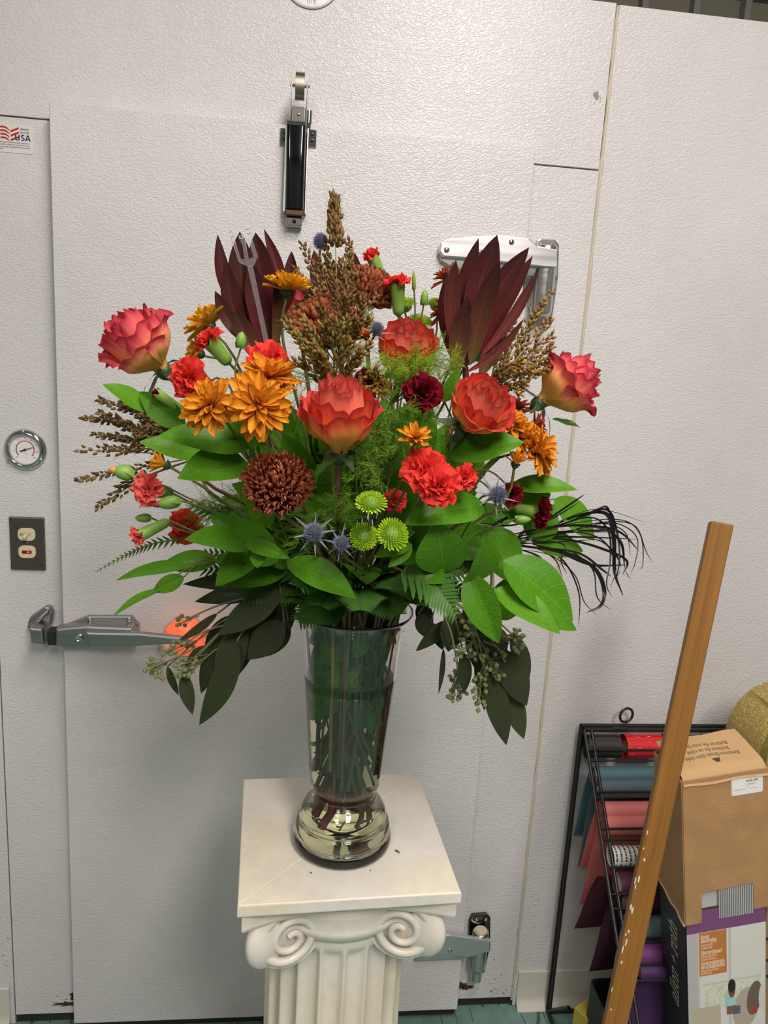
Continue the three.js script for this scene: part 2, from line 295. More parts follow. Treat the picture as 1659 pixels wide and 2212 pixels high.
// strap hinges
function hinge(label, strap, lower, bolts, knuckle, bracketTop, pin) {
  const o0 = at(strap[0][0], strap[0][1], DZ); const o = thing('strap_hinge', label, 'hinge', V(o0.x, o0.y, 0), 'strap hinges of the cooler door');
  part('back_strap', extrude(outline(lower, DZ, o0), 0.010, 0.0025).translate(0, 0, DZ), steel, o);
  part('strap', extrude(outline(strap, DZ + 0.012, o0), 0.012, 0.003).translate(0, 0, DZ + 0.008), aluminium, o);
  for (const [x, y] of bolts) { const p = at(x, y, DZ + 0.02); screw(o, p.x - o0.x, p.y - o0.y, DZ + 0.0195, 0.0058, chrome); }
  const a = at(knuckle[0][0], knuckle[0][1], 0.035), b = at(knuckle[1][0], knuckle[1][1], 0.035), r = knuckle[2];
  const x = (a.x + b.x) / 2 - o0.x, y1 = a.y - o0.y, y0 = b.y - o0.y;
  part('knuckle', lathe([[0.0001, y1], [r * 0.86, y1], [r, y1 - 0.004], [r, lerp(y1, y0, 0.33)], [r * 0.97, lerp(y1, y0, 0.335)], [r, lerp(y1, y0, 0.34)], [r, y0 + 0.01], [r * 0.8, y0 + 0.001], [0.0001, y0]], 28).translate(x, 0, 0.034), steel, o);
  if (pin) part('pin', new THREE.CylinderGeometry(r * 0.62, r * 0.62, 0.032, 20).translate(x, y0 - 0.014, 0.034), steel, o);
  if (pin) part('bushing', new THREE.CylinderGeometry(r * 0.72, r * 0.72, 0.004, 20).translate(x, y1 + 0.0015, 0.036), mat(lin(0.62, 0.52, 0.36), 0.5), o, 'tan plastic bushing');
  const bt = bracketTop.map(([px, py]) => { const p = at(px, py, 0.004); return [p.x - o0.x, p.y - o0.y]; });
  part('bracket', extrude(bt, 0.012, 0.003).translate(0, 0, 0.002), pin ? mat(lin(0.10, 0.10, 0.10), 0.2, 1) : steel, o);
  const c = bt.reduce((s, p) => [s[0] + p[0] / bt.length, s[1] + p[1] / bt.length], [0, 0]);
  for (const s of [-1, 1]) screw(o, c[0] + s * 0.012, Math.max(...bt.map((p) => p[1])) - 0.014, 0.0138, 0.0045);
}
hinge('polished strap hinge partly covered by the dark red bract flower', [[950, 526], [960, 518], [1020, 511], [1080, 509], [1140, 515], [1160, 532], [1203, 540], [1203, 580], [1170, 578], [1080, 568], [1000, 559], [955, 556], [947, 545]], [[948, 552], [1000, 556], [1160, 575], [1150, 598], [1085, 596], [1000, 588], [965, 575], [950, 566]],
  [[965, 540], [1037, 545], [1105, 523], [1100, 577]], [[1180, 530], [1170, 684], 0.022], [[1158, 520], [1165, 516], [1195, 518], [1205, 530], [1203, 600], [1190, 690], [1150, 690], [1140, 660], [1148, 580]], false);
hinge('dull strap hinge low on the door behind the white pedestal', [[900, 2020], [970, 2016], [1020, 2022], [1058, 2028], [1058, 2050], [1010, 2064], [960, 2056], [900, 2060]], [[895, 2030], [1000, 2030], [1000, 2066], [895, 2070]],
  [[972, 2054], [940, 2050]], [[1040, 2010], [1030, 2094], 0.020], [[1012, 1985], [1018, 1972], [1050, 1970], [1058, 1978], [1057, 2040], [1045, 2095], [1020, 2095], [1010, 2050]], true);

{ // lever latch on the door, strike on the frame
  const o0 = at(210, 1362, DZ); const h = new THREE.Group(); h.name = 'door_handle'; h.position.set(o0.x, o0.y, DZ); h.userData.label = 'grey metal lever latch'; door.add(h);
  const ol = (px, z = DZ) => outline(px, z, o0);
  part('back_plate', extrude(ol([[122, 1352], [150, 1344], [192, 1327], [286, 1327], [302, 1344], [302, 1372], [292, 1392], [125, 1392]]), 0.012, 0.003), dullSteel, h);
  part('housing', extrude(ol([[124, 1354], [160, 1350], [192, 1348], [288, 1352], [296, 1362], [294, 1392], [124, 1392]], DZ + 0.03), 0.034, 0.005).translate(0, 0, 0.008), dullSteel, h);
  const lv = ol([[186, 1364], [300, 1366], [360, 1372], [402, 1376], [408, 1384], [400, 1392], [350, 1392], [290, 1396], [190, 1396]], DZ + 0.05);
  const lg = extrude(lv, 0.016, 0.005).translate(0, 0, 0.038); part('lever', lg, dullSteel, h);
  for (const [x, y] of [[193, 1338], [278, 1339]]) { const p = at(x, y, DZ + 0.012); screw(h, p.x - o0.x, p.y - o0.y, 0.0115, 0.0052); }
  const kp = at(171, 1378, DZ + 0.042); part('lock_cylinder', lathe([[0.0001, 0.003], [0.005, 0.003], [0.0055, 0.006], [0.0085, 0.006], [0.009, 0]], 24).rotateX(Math.PI / 2).translate(kp.x - o0.x, kp.y - o0.y, 0.041), chrome, h);
  part('bolt', plate(...(() => { const a = at(106, 1390, DZ + 0.02), b = at(126, 1358, DZ + 0.02); return [a.x - o0.x, b.x - o0.x, a.y - o0.y, b.y - o0.y]; })(), 0.006, 0.032, 0.003), blackRubber, h);
  const s0 = at(95, 1350, 0.002); const st = thing('latch_strike', 'grey cast strike plate on the frame beside the lever latch', 'strike', V(s0.x, s0.y, 0.002));
  const os = (px, z = 0.002) => outline(px, z, s0);
  part('plate', extrude(os([[66, 1340], [72, 1326], [104, 1304], [114, 1306], [120, 1318], [118, 1336], [112, 1352], [68, 1354]]), 0.02, 0.004), dullSteel, st);
  part('keeper', extrude(os([[68, 1350], [98, 1352], [100, 1388], [72, 1384]], 0.05), 0.06, 0.005).translate(0, 0, 0.004), dullSteel, st);
  part('rib', tube([V(...os([[72, 1346]])[0], 0.022), V(...os([[92, 1330]])[0], 0.03), V(...os([[112, 1312]])[0], 0.022)], 0.005, 10, 8), dullSteel, st);
  screw(st, ...os([[107, 1315]])[0], 0.0205, 0.0055);
  screw(st, ...os([[72, 1344]])[0], 0.0205, 0.0035);
}
{ // orange lamp behind the lever end
  const o0 = at(402, 1375, DZ); const o = thing('orange_lamp', 'glowing orange faceted lamp on the door behind the lever end', 'lamp', V(o0.x, o0.y, DZ));
  const g = lathe([[0.0001, 0.022], [0.022, 0.022], [0.040, 0.012], [0.047, 0.004], [0.047, 0]], 8).rotateX(Math.PI / 2).rotateZ(Math.PI / 8).toNonIndexed(); g.computeVertexNormals();
  part('shade', g, mat(lin(0.9, 0.16, 0.06), 0.35, 0, { emissive: lin(1, 0.16, 0.07), emissiveIntensity: 0.55 }), o);
  part('base_ring', new THREE.TorusGeometry(0.046, 0.003, 6, 8).rotateZ(Math.PI / 8).translate(0, 0, 0.002), mat(lin(0.7, 0.4, 0.3), 0.5), o);
  const kp = at(355, 1396, DZ + 0.01); part('knob', new THREE.SphereGeometry(0.013, 20, 14).translate(kp.x - o0.x, kp.y - o0.y, 0.008), mat(lin(0.6, 0.58, 0.55), 0.3), o, 'pale round knob');
  const l = new THREE.PointLight(0xff8a5a, 0.012); l.position.set(o0.x, o0.y + 0.01, DZ + 0.045); l.shadow.radius = 1.5; l.castShadow = true; l.name = 'orange_lamp_light'; scene.add(l);
}
{ // dial thermometer
  const c = at(52, 972, 0.012); const o = thing('dial_thermometer', 'round chrome dial thermometer on the frame above the light switch', 'thermometer', V(c.x, c.y, 0.002));
  part('bezel', lathe([[0.0295, 0], [0.042, 0.0], [0.0425, 0.003], [0.039, 0.009], [0.034, 0.012], [0.031, 0.011], [0.0295, 0.006]], 48).rotateX(Math.PI / 2), chrome, o);
  const t = canvasTex(512, 512, (x) => {
    x.fillStyle = '#e9e7e2'; x.fillRect(0, 0, 512, 512); x.translate(256, 256); x.lineWidth = 16;
    x.strokeStyle = '#2a2f7c'; x.beginPath(); x.arc(0, 0, 152, Math.PI * 0.76, Math.PI * 1.06); x.stroke(); x.strokeStyle = '#a5222b'; x.beginPath(); x.arc(0, 0, 152, Math.PI * 1.06, Math.PI * 2.24); x.stroke();
    x.fillStyle = '#222'; x.font = 'bold 26px sans-serif'; x.textAlign = 'center'; for (let i = 0; i <= 8; i++) { const a = Math.PI * (0.76 + i * 0.185); x.fillText(String(-40 + i * 20), 205 * Math.cos(a), 205 * Math.sin(a) + 9); }
    for (let i = 0; i <= 40; i++) { const a = Math.PI * (0.76 + i * 0.037); x.lineWidth = i % 5 ? 2 : 4; x.strokeStyle = '#333'; x.beginPath(); x.moveTo(170 * Math.cos(a), 170 * Math.sin(a)); x.lineTo(182 * Math.cos(a), 182 * Math.sin(a)); x.stroke(); }
    x.font = 'bold 30px sans-serif'; x.fillText('°F', 20, 92); x.font = 'bold 36px sans-serif'; x.fillText('- - -', 20, 150);
  });
  const d = new THREE.CircleGeometry(0.0297, 40).translate(0, 0, 0.004); part('dial', d, mat(0xffffff, 0.5, 0, { map: t }), o);
  const ng = extrude([[-0.010, -0.0012], [0.019, -0.0003], [0.019, 0.0003], [-0.010, 0.0012]], 0.0006).rotateZ(0.33).translate(0, 0, 0.006); part('needle', ng, blackRubber, o);
  part('hub', new THREE.CylinderGeometry(0.0022, 0.0022, 0.002, 14).rotateX(Math.PI / 2).translate(0, 0, 0.007), blackRubber, o);
  part('lens', new THREE.CircleGeometry(0.0298, 40).translate(0, 0, 0.009), new THREE.MeshPhysicalMaterial({ color: 0xffffff, roughness: 0.02, transmission: 1, thickness: 0, side: THREE.DoubleSide }), o);
  for (const a of [1.6, -0.55, 3.75]) screw(o, 0.037 * Math.cos(a), 0.037 * Math.sin(a), 0.0095, 0.0042);
}
{ // switch plate
  const a = at(20, 1115, 0.004), b = at(100, 1231, 0.004), cx = (a.x + b.x) / 2, cy = (a.y + b.y) / 2, w = (b.x - a.x) / 2, h = (a.y - b.y) / 2;
  const o = thing('switch_plate', 'brown metal switch plate with ivory toggle and red pilot lamp', 'switch', V(cx, cy, 0.002));
  const ivory = mat(lin(0.66, 0.58, 0.38), 0.35), bronze = mat(lin(0.17, 0.15, 0.125), 0.36, 0.85);
  part('plate', extrude(roundRect(-w, -h, w, h, 0.002), 0.007, 0.003), bronze, o);
  for (const [k, s] of [[0.36, 'toggle'], [-0.30, 'pilot']]) {
    const y = h * k, dv = part(s === 'toggle' ? 'switch_body' : 'pilot_body', extrude(roundRect(-0.0175, y - 0.0135, 0.0175, y + 0.0135, 0.010), 0.004, 0.001).translate(0, 0, 0.006), ivory, o, 'ivory plastic insert');
    if (s === 'toggle') {
      part('slot', plate(-0.0125, 0.009, y - 0.004, y + 0.004, 0.0095, 0.0102, 0.0003), mat(lin(0.45, 0.39, 0.25), 0.5), dv);
      const tg = plate(-0.0028, 0.0028, -0.0035, 0.0035, 0, 0.014, 0.0012); const t = part('toggle', tg, ivory, dv); t.position.set(0.001, y, 0.009); t.rotation.x = 0.5; t.rotation.y = -0.2;
      part('mark', plate(-0.0115, -0.0105, y - 0.002, y + 0.0025, 0.0101, 0.0104, 0), blackRubber, dv);
    } else {
      part('pilot_window', plate(-0.0095, 0.0095, y - 0.0034, y + 0.0034, 0.0095, 0.0108, 0.0004), mat(lin(0.2, 0.004, 0.008), 0.2), dv, 'dark red window');
      part('pilot_glow', plate(0.0, 0.0055, y - 0.0016, y + 0.0016, 0.0106, 0.0111, 0.0003), mat(lin(0.6, 0.05, 0.05), 0.3, 0, { emissive: lin(1, 0.10, 0.12), emissiveIntensity: 0.8 }), dv, 'lit red spot');
      const l = new THREE.PointLight(0xff3030, 0.00003); l.position.set(cx + 0.003, cy + y, 0.018); l.castShadow = true; l.shadow.radius = 0.2; l.name = 'pilot_light'; scene.add(l);
    }
  }
  screw(o, 0, h * 0.03, 0.0066, 0.0032, bronze);
}

// ---------- pedestal ----------
const PED = V(0.5724, 0, 0.5636), PT = 0.9058, PYAW = 0.0572, PS = 0.1525;
{
  const pt = (() => { const n = 512, a = tileNoise(n, 9, 61), b = tileNoise(n, 50, 62), c = tileNoise(n, 4, 63); return dataTex(n, (x, y) => { const k = 0.93 + 0.05 * a(x, y) + 0.03 * (b(x, y) - 0.5), w = ss(0.5, 0.9, c(x, y)) * 0.05; return [k, k * (0.985 - w * 0.4), k * (0.955 - w * 1.5)]; }, true); })();
  const resin = mat(lin(0.84, 0.825, 0.785), 0.42, 0, { map: rep(pt, 2.2), clearcoat: 0.15, clearcoatRoughness: 0.4 });
  const o = thing('pedestal', 'white moulded column pedestal with scroll capital under the vase', 'pedestal', V(PED.x, 0, PED.z)); o.rotation.y = PYAW;
  // top slab in four mitred wedges
  const wedge = new THREE.Shape([new THREE.Vector2(0, 0.0006), new THREE.Vector2(PS - 0.0007, PS), new THREE.Vector2(-PS + 0.0007, PS)]);
  for (let k = 0; k < 4; k++) if (k % 2 === 0) { // two halves joined on the diagonal
    const h = new THREE.Shape([[-PS, -PS], [PS, -PS], [PS, PS]].map(([x, y]) => new THREE.Vector2(x, y)));
    const g = new THREE.ExtrudeGeometry(h, { depth: 0.013, bevelEnabled: true, bevelSize: 0.0028, bevelThickness: 0.0028, bevelOffset: -0.0029, bevelSegments: 3 }).rotateX(-Math.PI / 2).rotateY(k ? Math.PI : 0).translate(0, PT - 0.0158, 0);
    part('top_half', uvMetres(g), resin, o);
  }
  part('top_core', plate(-PS + 0.004, PS - 0.004, PT - 0.018, PT - 0.0009, -PS + 0.004, PS - 0.004, 0.001), resin, o);
  // capital: concave abacus, corner scrolls, ring
  const y0 = PT - 0.0185, cap = [];
  const con = []; for (let s = 0; s < 4; s++) for (let i = 0; i < 12; i++) { const t = i / 12 * 2 - 1, q = PS - 0.004 - 0.030 * (1 - t * t), c = Math.cos(s * Math.PI / 2), n = Math.sin(s * Math.PI / 2); con.push([c * q - n * t * (PS - 0.006), n * q + c * t * (PS - 0.006)]); }
  cap.push(extrude(con, 0.030, 0.006).rotateX(-Math.PI / 2).translate(0, y0 - 0.030, 0));
  cap.push(lathe([[0.0001, y0 - 0.001], [0.128, y0 - 0.003], [0.126, y0 - 0.040], [0.121, y0 - 0.052], [0.126, y0 - 0.060], [0.126, y0 - 0.068], [0.118, y0 - 0.078], [0.112, y0 - 0.086], [0.0001, y0 - 0.09]], 64));
  part('capital', uvMetres(merge(cap)), resin, o);
  for (let s = 0; s < 4; s++) {
    const d = Math.PI / 4 + s * Math.PI / 2, list = [], R = 0.050, cy = y0 - 0.030 - R * 0.72;
    for (const sg of [-1, 1]) {
      // scroll face, turned a little outwards from the diagonal
      const turn = d + sg * (Math.PI / 4 + 0.30), nx = Math.cos(turn), nz = Math.sin(turn), ex = -nz * -sg, ez = nx * -sg; // n = face normal, e = towards the corner
      const cx = Math.cos(d) * 0.138 + nx * 0.012 - ex * 0.012, cz = Math.sin(d) * 0.138 + nz * 0.012 - ez * 0.012;
      const fr = (a, r, w) => V(cx + ex * Math.cos(a) * r + nx * w, cy + Math.sin(a) * r, cz + ez * Math.cos(a) * r + nz * w);
      const pts = []; for (let i = 0; i <= 60; i++) { const t = i / 60, a = Math.PI * 0.62 - t * Math.PI * 4.3; pts.push(fr(a, R * (0.94 - 0.80 * t), 0.010 + 0.006 * t)); }
      list.push(tube(pts, (t) => 0.0078 - 0.0030 * t, 90, 8));
      list.push(sheet(28, 6, (u, v) => { const p = fr(u * Math.PI, R * v, 0.012 - 0.008 * Math.sin(v * Math.PI * 0.9)); return [p.x, p.y, p.z]; }));
    }
    const body = new THREE.SphereGeometry(1, 28, 20).scale(R * 0.92, R * 0.98, R * 0.40).rotateY(-d).translate(Math.cos(d) * 0.150, cy, Math.sin(d) * 0.150);
    list.push(body);
    part('scroll', uvMetres(merge(list)), resin, o);
  }
  // fluted shaft and base
  const yt = y0 - 0.086, yb = 0.09, N = 20, prof = (a, y) => { const k = ((a / (Math.PI * 2) * N) % 1 + 1) % 1, d = Math.abs(k - 0.5) * 2, top = ss(yt - 0.012, yt - 0.034 + 0.012 * d * d, y), fl = d < 0.86 ? Math.sqrt(Math.max(0, 1 - (d / 0.86) ** 2)) : 0; return 0.1095 - 0.0098 * fl * top; };
  const ys = [yt, yt - 0.006, yt - 0.010, yt - 0.014, yt - 0.018, yt - 0.022, yt - 0.026, yt - 0.03, yt - 0.036, yt - 0.05, 0.4, yb + 0.02, yb];
  const g = sheet(N * 14, ys.length - 1, (u, v) => { const y = ys[Math.round(v * (ys.length - 1))], a = u * Math.PI, r = prof(a, y); return [Math.sin(a) * r, y, -Math.cos(a) * r]; });
  part('shaft', uvMetres(g), resin, o);
  part('base_moulding', lathe([[0.0001, 0.1], [0.112, 0.1], [0.126, 0.088], [0.128, 0.072], [0.12, 0.062], [0.135, 0.05], [0.136, 0.034], [0.0001, 0.03]], 56), resin, o);
  part('plinth', plate(-0.145, 0.145, 0, 0.034, -0.145, 0.145, 0.003), resin, o);
}
// ---------- vase and water ----------
const VC = V(0.572, 0, 0.59), VB = PT + 0.0003;
const glass = new THREE.MeshPhysicalMaterial({ color: 0xffffff, roughness: 0.0, transmission: 1, thickness: 0.003, ior: 1.5, attenuationColor: lin(0.78, 0.88, 0.74), attenuationDistance: 0.16, specularIntensity: 1 });
const OUT = [[0.058, 0], [0.066, 0.0004], [0.0715, 0.003], [0.0738, 0.009], [0.0738, 0.016], [0.0722, 0.021], [0.0708, 0.0225], [0.0712, 0.025], [0.0708, 0.033], [0.0680, 0.0405], [0.0655, 0.0425], [0.0655, 0.046], [0.0628, 0.056], [0.0575, 0.0655], [0.0520, 0.0725], [0.0470, 0.078], [0.0455, 0.0825], [0.0462, 0.0865], [0.0495, 0.0925], [0.0522, 0.100], [0.0535, 0.112], [0.0573, 0.164], [0.0645, 0.2515], [0.0700, 0.318], [0.0725, 0.335], [0.0765, 0.351], [0.0850, 0.3665]];
const wallAt = (y) => y < 0.02 ? 0.008 : y < 0.06 ? 0.006 : y < 0.1 ? 0.0038 : 0.0026;
const innerR = (y) => { for (let i = 1; i < OUT.length; i++) if (OUT[i][1] >= y) { const [r0, a] = OUT[i - 1], [r1, b] = OUT[i]; return lerp(r0, r1, (y - a) / (b - a || 1)) - wallAt(y); } return 0.08; };
{
  const inner = [[0.0001, 0.0095], [0.058, 0.0095]]; for (let i = 4; i < OUT.length - 1; i++) inner.push([OUT[i][0] - wallAt(OUT[i][1]), OUT[i][1]]);
  const prof = [[0.0001, 0.002], [0.04, 0.002], ...OUT, [0.0850, 0.3682], [0.0838, 0.3684], ...inner.slice(2).reverse(), [0.058, 0.0095], [0.0001, 0.0095]];
  const o = thing('glass_vase', 'clear flared glass vase with ringed foot holding the bouquet', 'vase', V(VC.x, VB, VC.z));
  const smooth = (p, k) => { const c = new THREE.CatmullRomCurve3(p.map(([r, y]) => V(r, y, 0)), false, 'centripetal'); return c.getPoints(k).map((q) => [Math.max(0.0001, q.x), q.y]); };
  part('glass', lathe(smooth(prof, 170), 72), glass, o);
  const WL = 0.270, wp = [[0.0001, 0.0092], [0.0582, 0.0092]]; for (const [r, y] of inner.slice(2)) if (y > 0.010 && y < WL) wp.push([r + 0.0004, y]); wp.push([innerR(WL) + 0.0004, WL], [0.0001, WL]);
  const w = solo('water', 'water standing in the foot of the glass vase', 'water', lathe(wp, 64), new THREE.MeshPhysicalMaterial({ color: 0xffffff, roughness: 0, transmission: 1, thickness: 0.1, ior: 1.333, attenuationColor: lin(0.80, 0.78, 0.42), attenuationDistance: 0.16 }));
  w.position.set(VC.x, VB, VC.z);
}
{ // fallen leaf scraps on the pedestal top
  const green = mat(lin(0.05, 0.12, 0.02), 0.6);
  for (const [x, y, s] of [[859, 1840, 0.005], [672, 1886, 0.0022], [800, 1881, 0.0016]]) { const p = atY(x, y, PT + 0.0008); const g = sheet(4, 4, (u, v) => [u * s * (1 - v) * 0.9 * Math.sqrt(v + 0.1), 0.0008 * Math.abs(u), (v - 0.5) * 2 * s]); const m = solo('leaf_scrap', s > 0.004 ? 'small green leaf scrap lying on the pedestal top' : 'tiny dark leaf crumb lying on the pedestal top', 'leaf scrap', g, green, s > 0.004 ? undefined : 'leaf crumbs on the pedestal'); m.position.copy(p); m.rotation.y = 0.7; }
}

// ---------- paper rack in the corner ----------
const wire = mat(lin(0.012, 0.012, 0.013), 0.38);
const RKX0 = 1.172, RKX1 = 1.60, rowX = (py) => 1262 + (py - 1572) * 83 / 538;
const slope = (py) => atX(rowX(py), py, RKX0);
{
  const o = thing('paper_rack', 'black wire rack holding rolls of wrapping paper against the cooler panel', 'rack', V(RKX0, 0, 0.03));
  const L = (x, y, z) => V(x - RKX0, y, z - 0.03), rod = (n, pts, r = 0.0042, seg = 1, rad = 8) => part(n, tube(pts, r, pts.length > 2 ? 40 : seg, rad, false, 0.05), wire, o);
  const top = 0.803, A = slope(1574), Bt = slope(2110), dir = Bt.clone().sub(A); const end = A.clone().addScaledVector(dir, 1.22);
  for (const x of [RKX0, RKX1]) {
    for (const dz of [0, 0.017]) rod('upright', [L(x, 0.006, 0.022 + dz), L(x, top, 0.022 + dz * 0.6)]);
    for (const dx of [0, 0.017]) rod('sloping_rod', [L(x + dx, top, 0.045), L(x + dx, end.y, end.z)]);
    rod('front_leg', [L(x, end.y, end.z), L(x, 0.006, end.z + 0.02)]);
    rod('foot', [L(x, 0.006, 0.022), L(x, 0.006, end.z + 0.02)], 0.005);
    rod('brace', [L(x, 0.01, 0.03), L(x + 0.012, 0.11, 0.12)], 0.0045);
  }
  for (const z of [0.024, 0.044]) rod('top_bar', [L(RKX0 - 0.002, top, z), L(RKX1 + 0.002, top, z)], 0.0055);
  rod('floor_bar', [L(RKX0, 0.008, 0.03), L(RKX1, 0.008, 0.03)], 0.005);
  for (const py of [1618, 1641, 1709, 1788, 1813, 1871, 1929, 1960, 2034, 2081, 2116]) { const p = slope(py); rod('cross_wire', [L(RKX0, p.y, p.z + 0.004), L(RKX1, p.y, p.z + 0.004)], 0.0026); }
  for (const [x, y] of [[1353, 1545], [1604, 1548]]) { const c = at(x, y, 0.03); part('ring', new THREE.TorusGeometry(0.0175, 0.0030, 10, 36).rotateY(0.2).translate(c.x - RKX0, c.y, 0), wire, o); }
  part('tape', plate(0.068, 0.105, top - 0.005, top + 0.007, 0.010, 0.019, 0.003), wire, o);
}
const paper = (r, g, b, rough = 0.55) => mat(lin(r, g, b), rough);
function roll(label, py, radius, x0, x1, m, o = {}) {
  const s = slope(py), c = V(x0, s.y - 0.004, s.z - radius - 0.002);
  const t = thing('paper_roll', label, 'paper roll', c, 'rolls on the wire rack');
  const spiral = []; for (let i = 0; i <= 90; i++) { const a = i / 90 * Math.PI * 5.2; spiral.push(new THREE.Vector2(Math.cos(a) * radius * (1 - i * 0.0016), Math.sin(a) * radius * (1 - i * 0.0016))); }
  const g = new THREE.CylinderGeometry(radius, radius, x1 - x0, 36, 1, true).rotateZ(Math.PI / 2).translate((x1 - x0) / 2, 0, 0); part('wound_paper', g, m, t);
  part('inner_wind', new THREE.CylinderGeometry(radius * 0.9, radius * 0.9, x1 - x0 - 0.004, 28, 1, true).rotateZ(Math.PI / 2).translate((x1 - x0) / 2 + 0.002, 0, 0), o.inner ?? m, t);
  part('core', new THREE.CylinderGeometry(radius * 0.55, radius * 0.55, x1 - x0 - 0.006, 20, 1, true).rotateZ(Math.PI / 2).translate((x1 - x0) / 2 + 0.003, 0, 0), o.core ?? mat(lin(0.42, 0.31, 0.19), 0.9), t);
  if (o.drop) { const [dy, back, dx = 0] = o.drop; part('loose_sheet', sheet(10, 10, (u, v) => [lerp(dx, x1 - x0, (u + 1) / 2), -v * dy, -radius * 0.9 - back * v + 0.004 * Math.sin(v * 5 + u * 3)]), o.sheet ?? m, t); }
  return t;
}
const red = canvasTex(256, 128, (c, w, h) => { c.fillStyle = '#d3121c'; c.fillRect(0, 0, w, h); seed = 77; for (let i = 0; i < 26; i++) { c.globalAlpha = rr(0.35, 0.8); c.fillStyle = i % 3 ? '#f2a9b4' : '#f6d4d8'; c.beginPath(); const x = rr(0, w), y = rr(0, h), k = rr(2, 7); for (let j = 0; j < 5; j++) c.ellipse(x + Math.cos(j * 1.257) * k * 0.7, y + Math.sin(j * 1.257) * k * 0.7, k * 0.6, k * 0.6, 0, 0, 7); c.fill(); } });
red.wrapS = red.wrapT = THREE.RepeatWrapping; red.repeat.set(2, 1);
const print = canvasTex(512, 256, (c, w, h) => { c.fillStyle = '#e9e7e4'; c.fillRect(0, 0, w, h); c.fillStyle = '#4a484a'; seed = 88; for (let y = 4; y < h; y += 11) { let x = 6; while (x < w - 20) { const k = rr(8, 34); c.fillRect(x, y, k, 4); x += k + 6; } } });
print.wrapS = print.wrapT = THREE.RepeatWrapping;
const film = { clearcoat: 1, clearcoatRoughness: 0.08 };
const xr = (px, py) => { const s = slope(py); return at(px, py, s.z).x; };
{
  const py = 1622, m = (c, o = {}) => mat(c, 0.5, 0, { ...film, ...o });
  roll('short black roll wrapped in clear film at the top of the rack', py, 0.028, xr(1276, py), xr(1346, py), m(lin(0.018, 0.018, 0.017)), { core: mat(lin(0.5, 0.42, 0.3), 0.8) });
  roll('short red floral roll wrapped in film beside the black roll', py, 0.028, xr(1358, py), xr(1440, py), m(lin(1, 1, 1), { map: red }));
  roll('short burgundy roll in film behind the wooden post', py, 0.028, xr(1448, py), xr(1524, py), m(lin(0.09, 0.012, 0.022)));
  roll('short grey clear film roll next to the burgundy one', py, 0.028, xr(1532, py), RKX1 - 0.005, m(lin(0.34, 0.31, 0.30)));
}
roll('dark teal paper roll under the black and red rolls', 1684, 0.021, 1.182, 1.44, paper(0.07, 0.16, 0.18), { drop: [0.20, 0.05] });
roll('slate blue paper roll with a cream core below the teal one', 1712, 0.023, 1.187, 1.44, paper(0.09, 0.14, 0.17), { core: mat(lin(0.6, 0.5, 0.3), 0.7), drop: [0.24, 0.03] });
roll('salmon pink paper roll, plain, upper of the two pink ones', 1762, 0.021, 1.188, 1.44, paper(0.72, 0.20, 0.19), { drop: [0.20, 0.06] });
roll('salmon pink paper roll with a gold patch, lower of the two pink ones', 1792, 0.023, 1.190, 1.44, paper(0.68, 0.19, 0.175), { drop: [0.26, 0.05] });
roll('white roll covered in small printed text', 1862, 0.022, 1.195, 1.44, mat(0xffffff, 0.5, 0, { map: print }));
roll('plum paper roll with a white core', 1926, 0.026, 1.200, 1.44, paper(0.075, 0.014, 0.032), { core: mat(lin(0.8, 0.78, 0.74), 0.6), inner: mat(lin(0.75, 0.73, 0.7), 0.6), drop: [0.20, 0.085, -0.035] });
roll('dark plum paper roll tucked below the plum one', 1966, 0.022, 1.203, 1.44, paper(0.045, 0.010, 0.022), { drop: [0.24, 0.06, -0.015] });
roll('pale blue grey paper roll low on the rack', 2018, 0.022, 1.205, 1.44, paper(0.16, 0.23, 0.28), { drop: [0.42, 0.02] });
roll('purple paper roll near the bottom of the rack', 2078, 0.023, 1.210, 1.44, paper(0.15, 0.035, 0.16), { drop: [0.34, 0.0] });
roll('dark violet paper roll, lowest on the rack', 2116, 0.020, 1.212, 1.44, paper(0.05, 0.016, 0.075), { drop: [0.3, -0.01] });
{ // yellow carton and black bin under the rack
  const p = atX(1262, 2150, 1.21); const yt = canvasTex(256, 512, (c, w, h) => { c.fillStyle = '#b5a24a'; c.fillRect(0, 0, w, h); c.fillStyle = '#d9d6cf'; c.fillRect(150, 0, 106, 130); c.fillStyle = '#151515'; c.fillRect(172, 60, 34, 34); c.save(); c.translate(190, 460); c.rotate(-1.3); c.font = 'italic bold 60px sans-serif'; c.fillText('////////', 0, 0); c.restore(); });
  const o = thing('yellow_carton', 'yellow carton with black slanting print on the floor under the rack', 'carton', V(1.275, 0, 0.16)); o.rotation.y = 0.55;
  part('body', plate(-0.10, 0.10, 0, 0.17, -0.04, 0.04, 0.002), mat(lin(0.42, 0.33, 0.06), 0.6), o);
  const f = new THREE.PlaneGeometry(0.196, 0.166).translate(0, 0.085, 0.0405); part('print', f, mat(0xffffff, 0.6, 0, { map: yt }), o);
  const b = thing('black_bin', 'black plastic bin on the floor between the rack and the box', 'bin', V(1.34, 0, 0.25));
  part('shell', extrude(roundRect(-0.15, -0.06, 0.15, 0.06, 0.015), 0.26, 0.002, [roundRect(-0.145, -0.055, 0.145, 0.055, 0.012)]).rotateX(-Math.PI / 2), mat(lin(0.008, 0.008, 0.009), 0.5), b);
  part('bottom', plate(-0.145, 0.145, 0.002, 0.008, -0.055, 0.055, 0.001), mat(lin(0.008, 0.008, 0.009), 0.5), b);
}
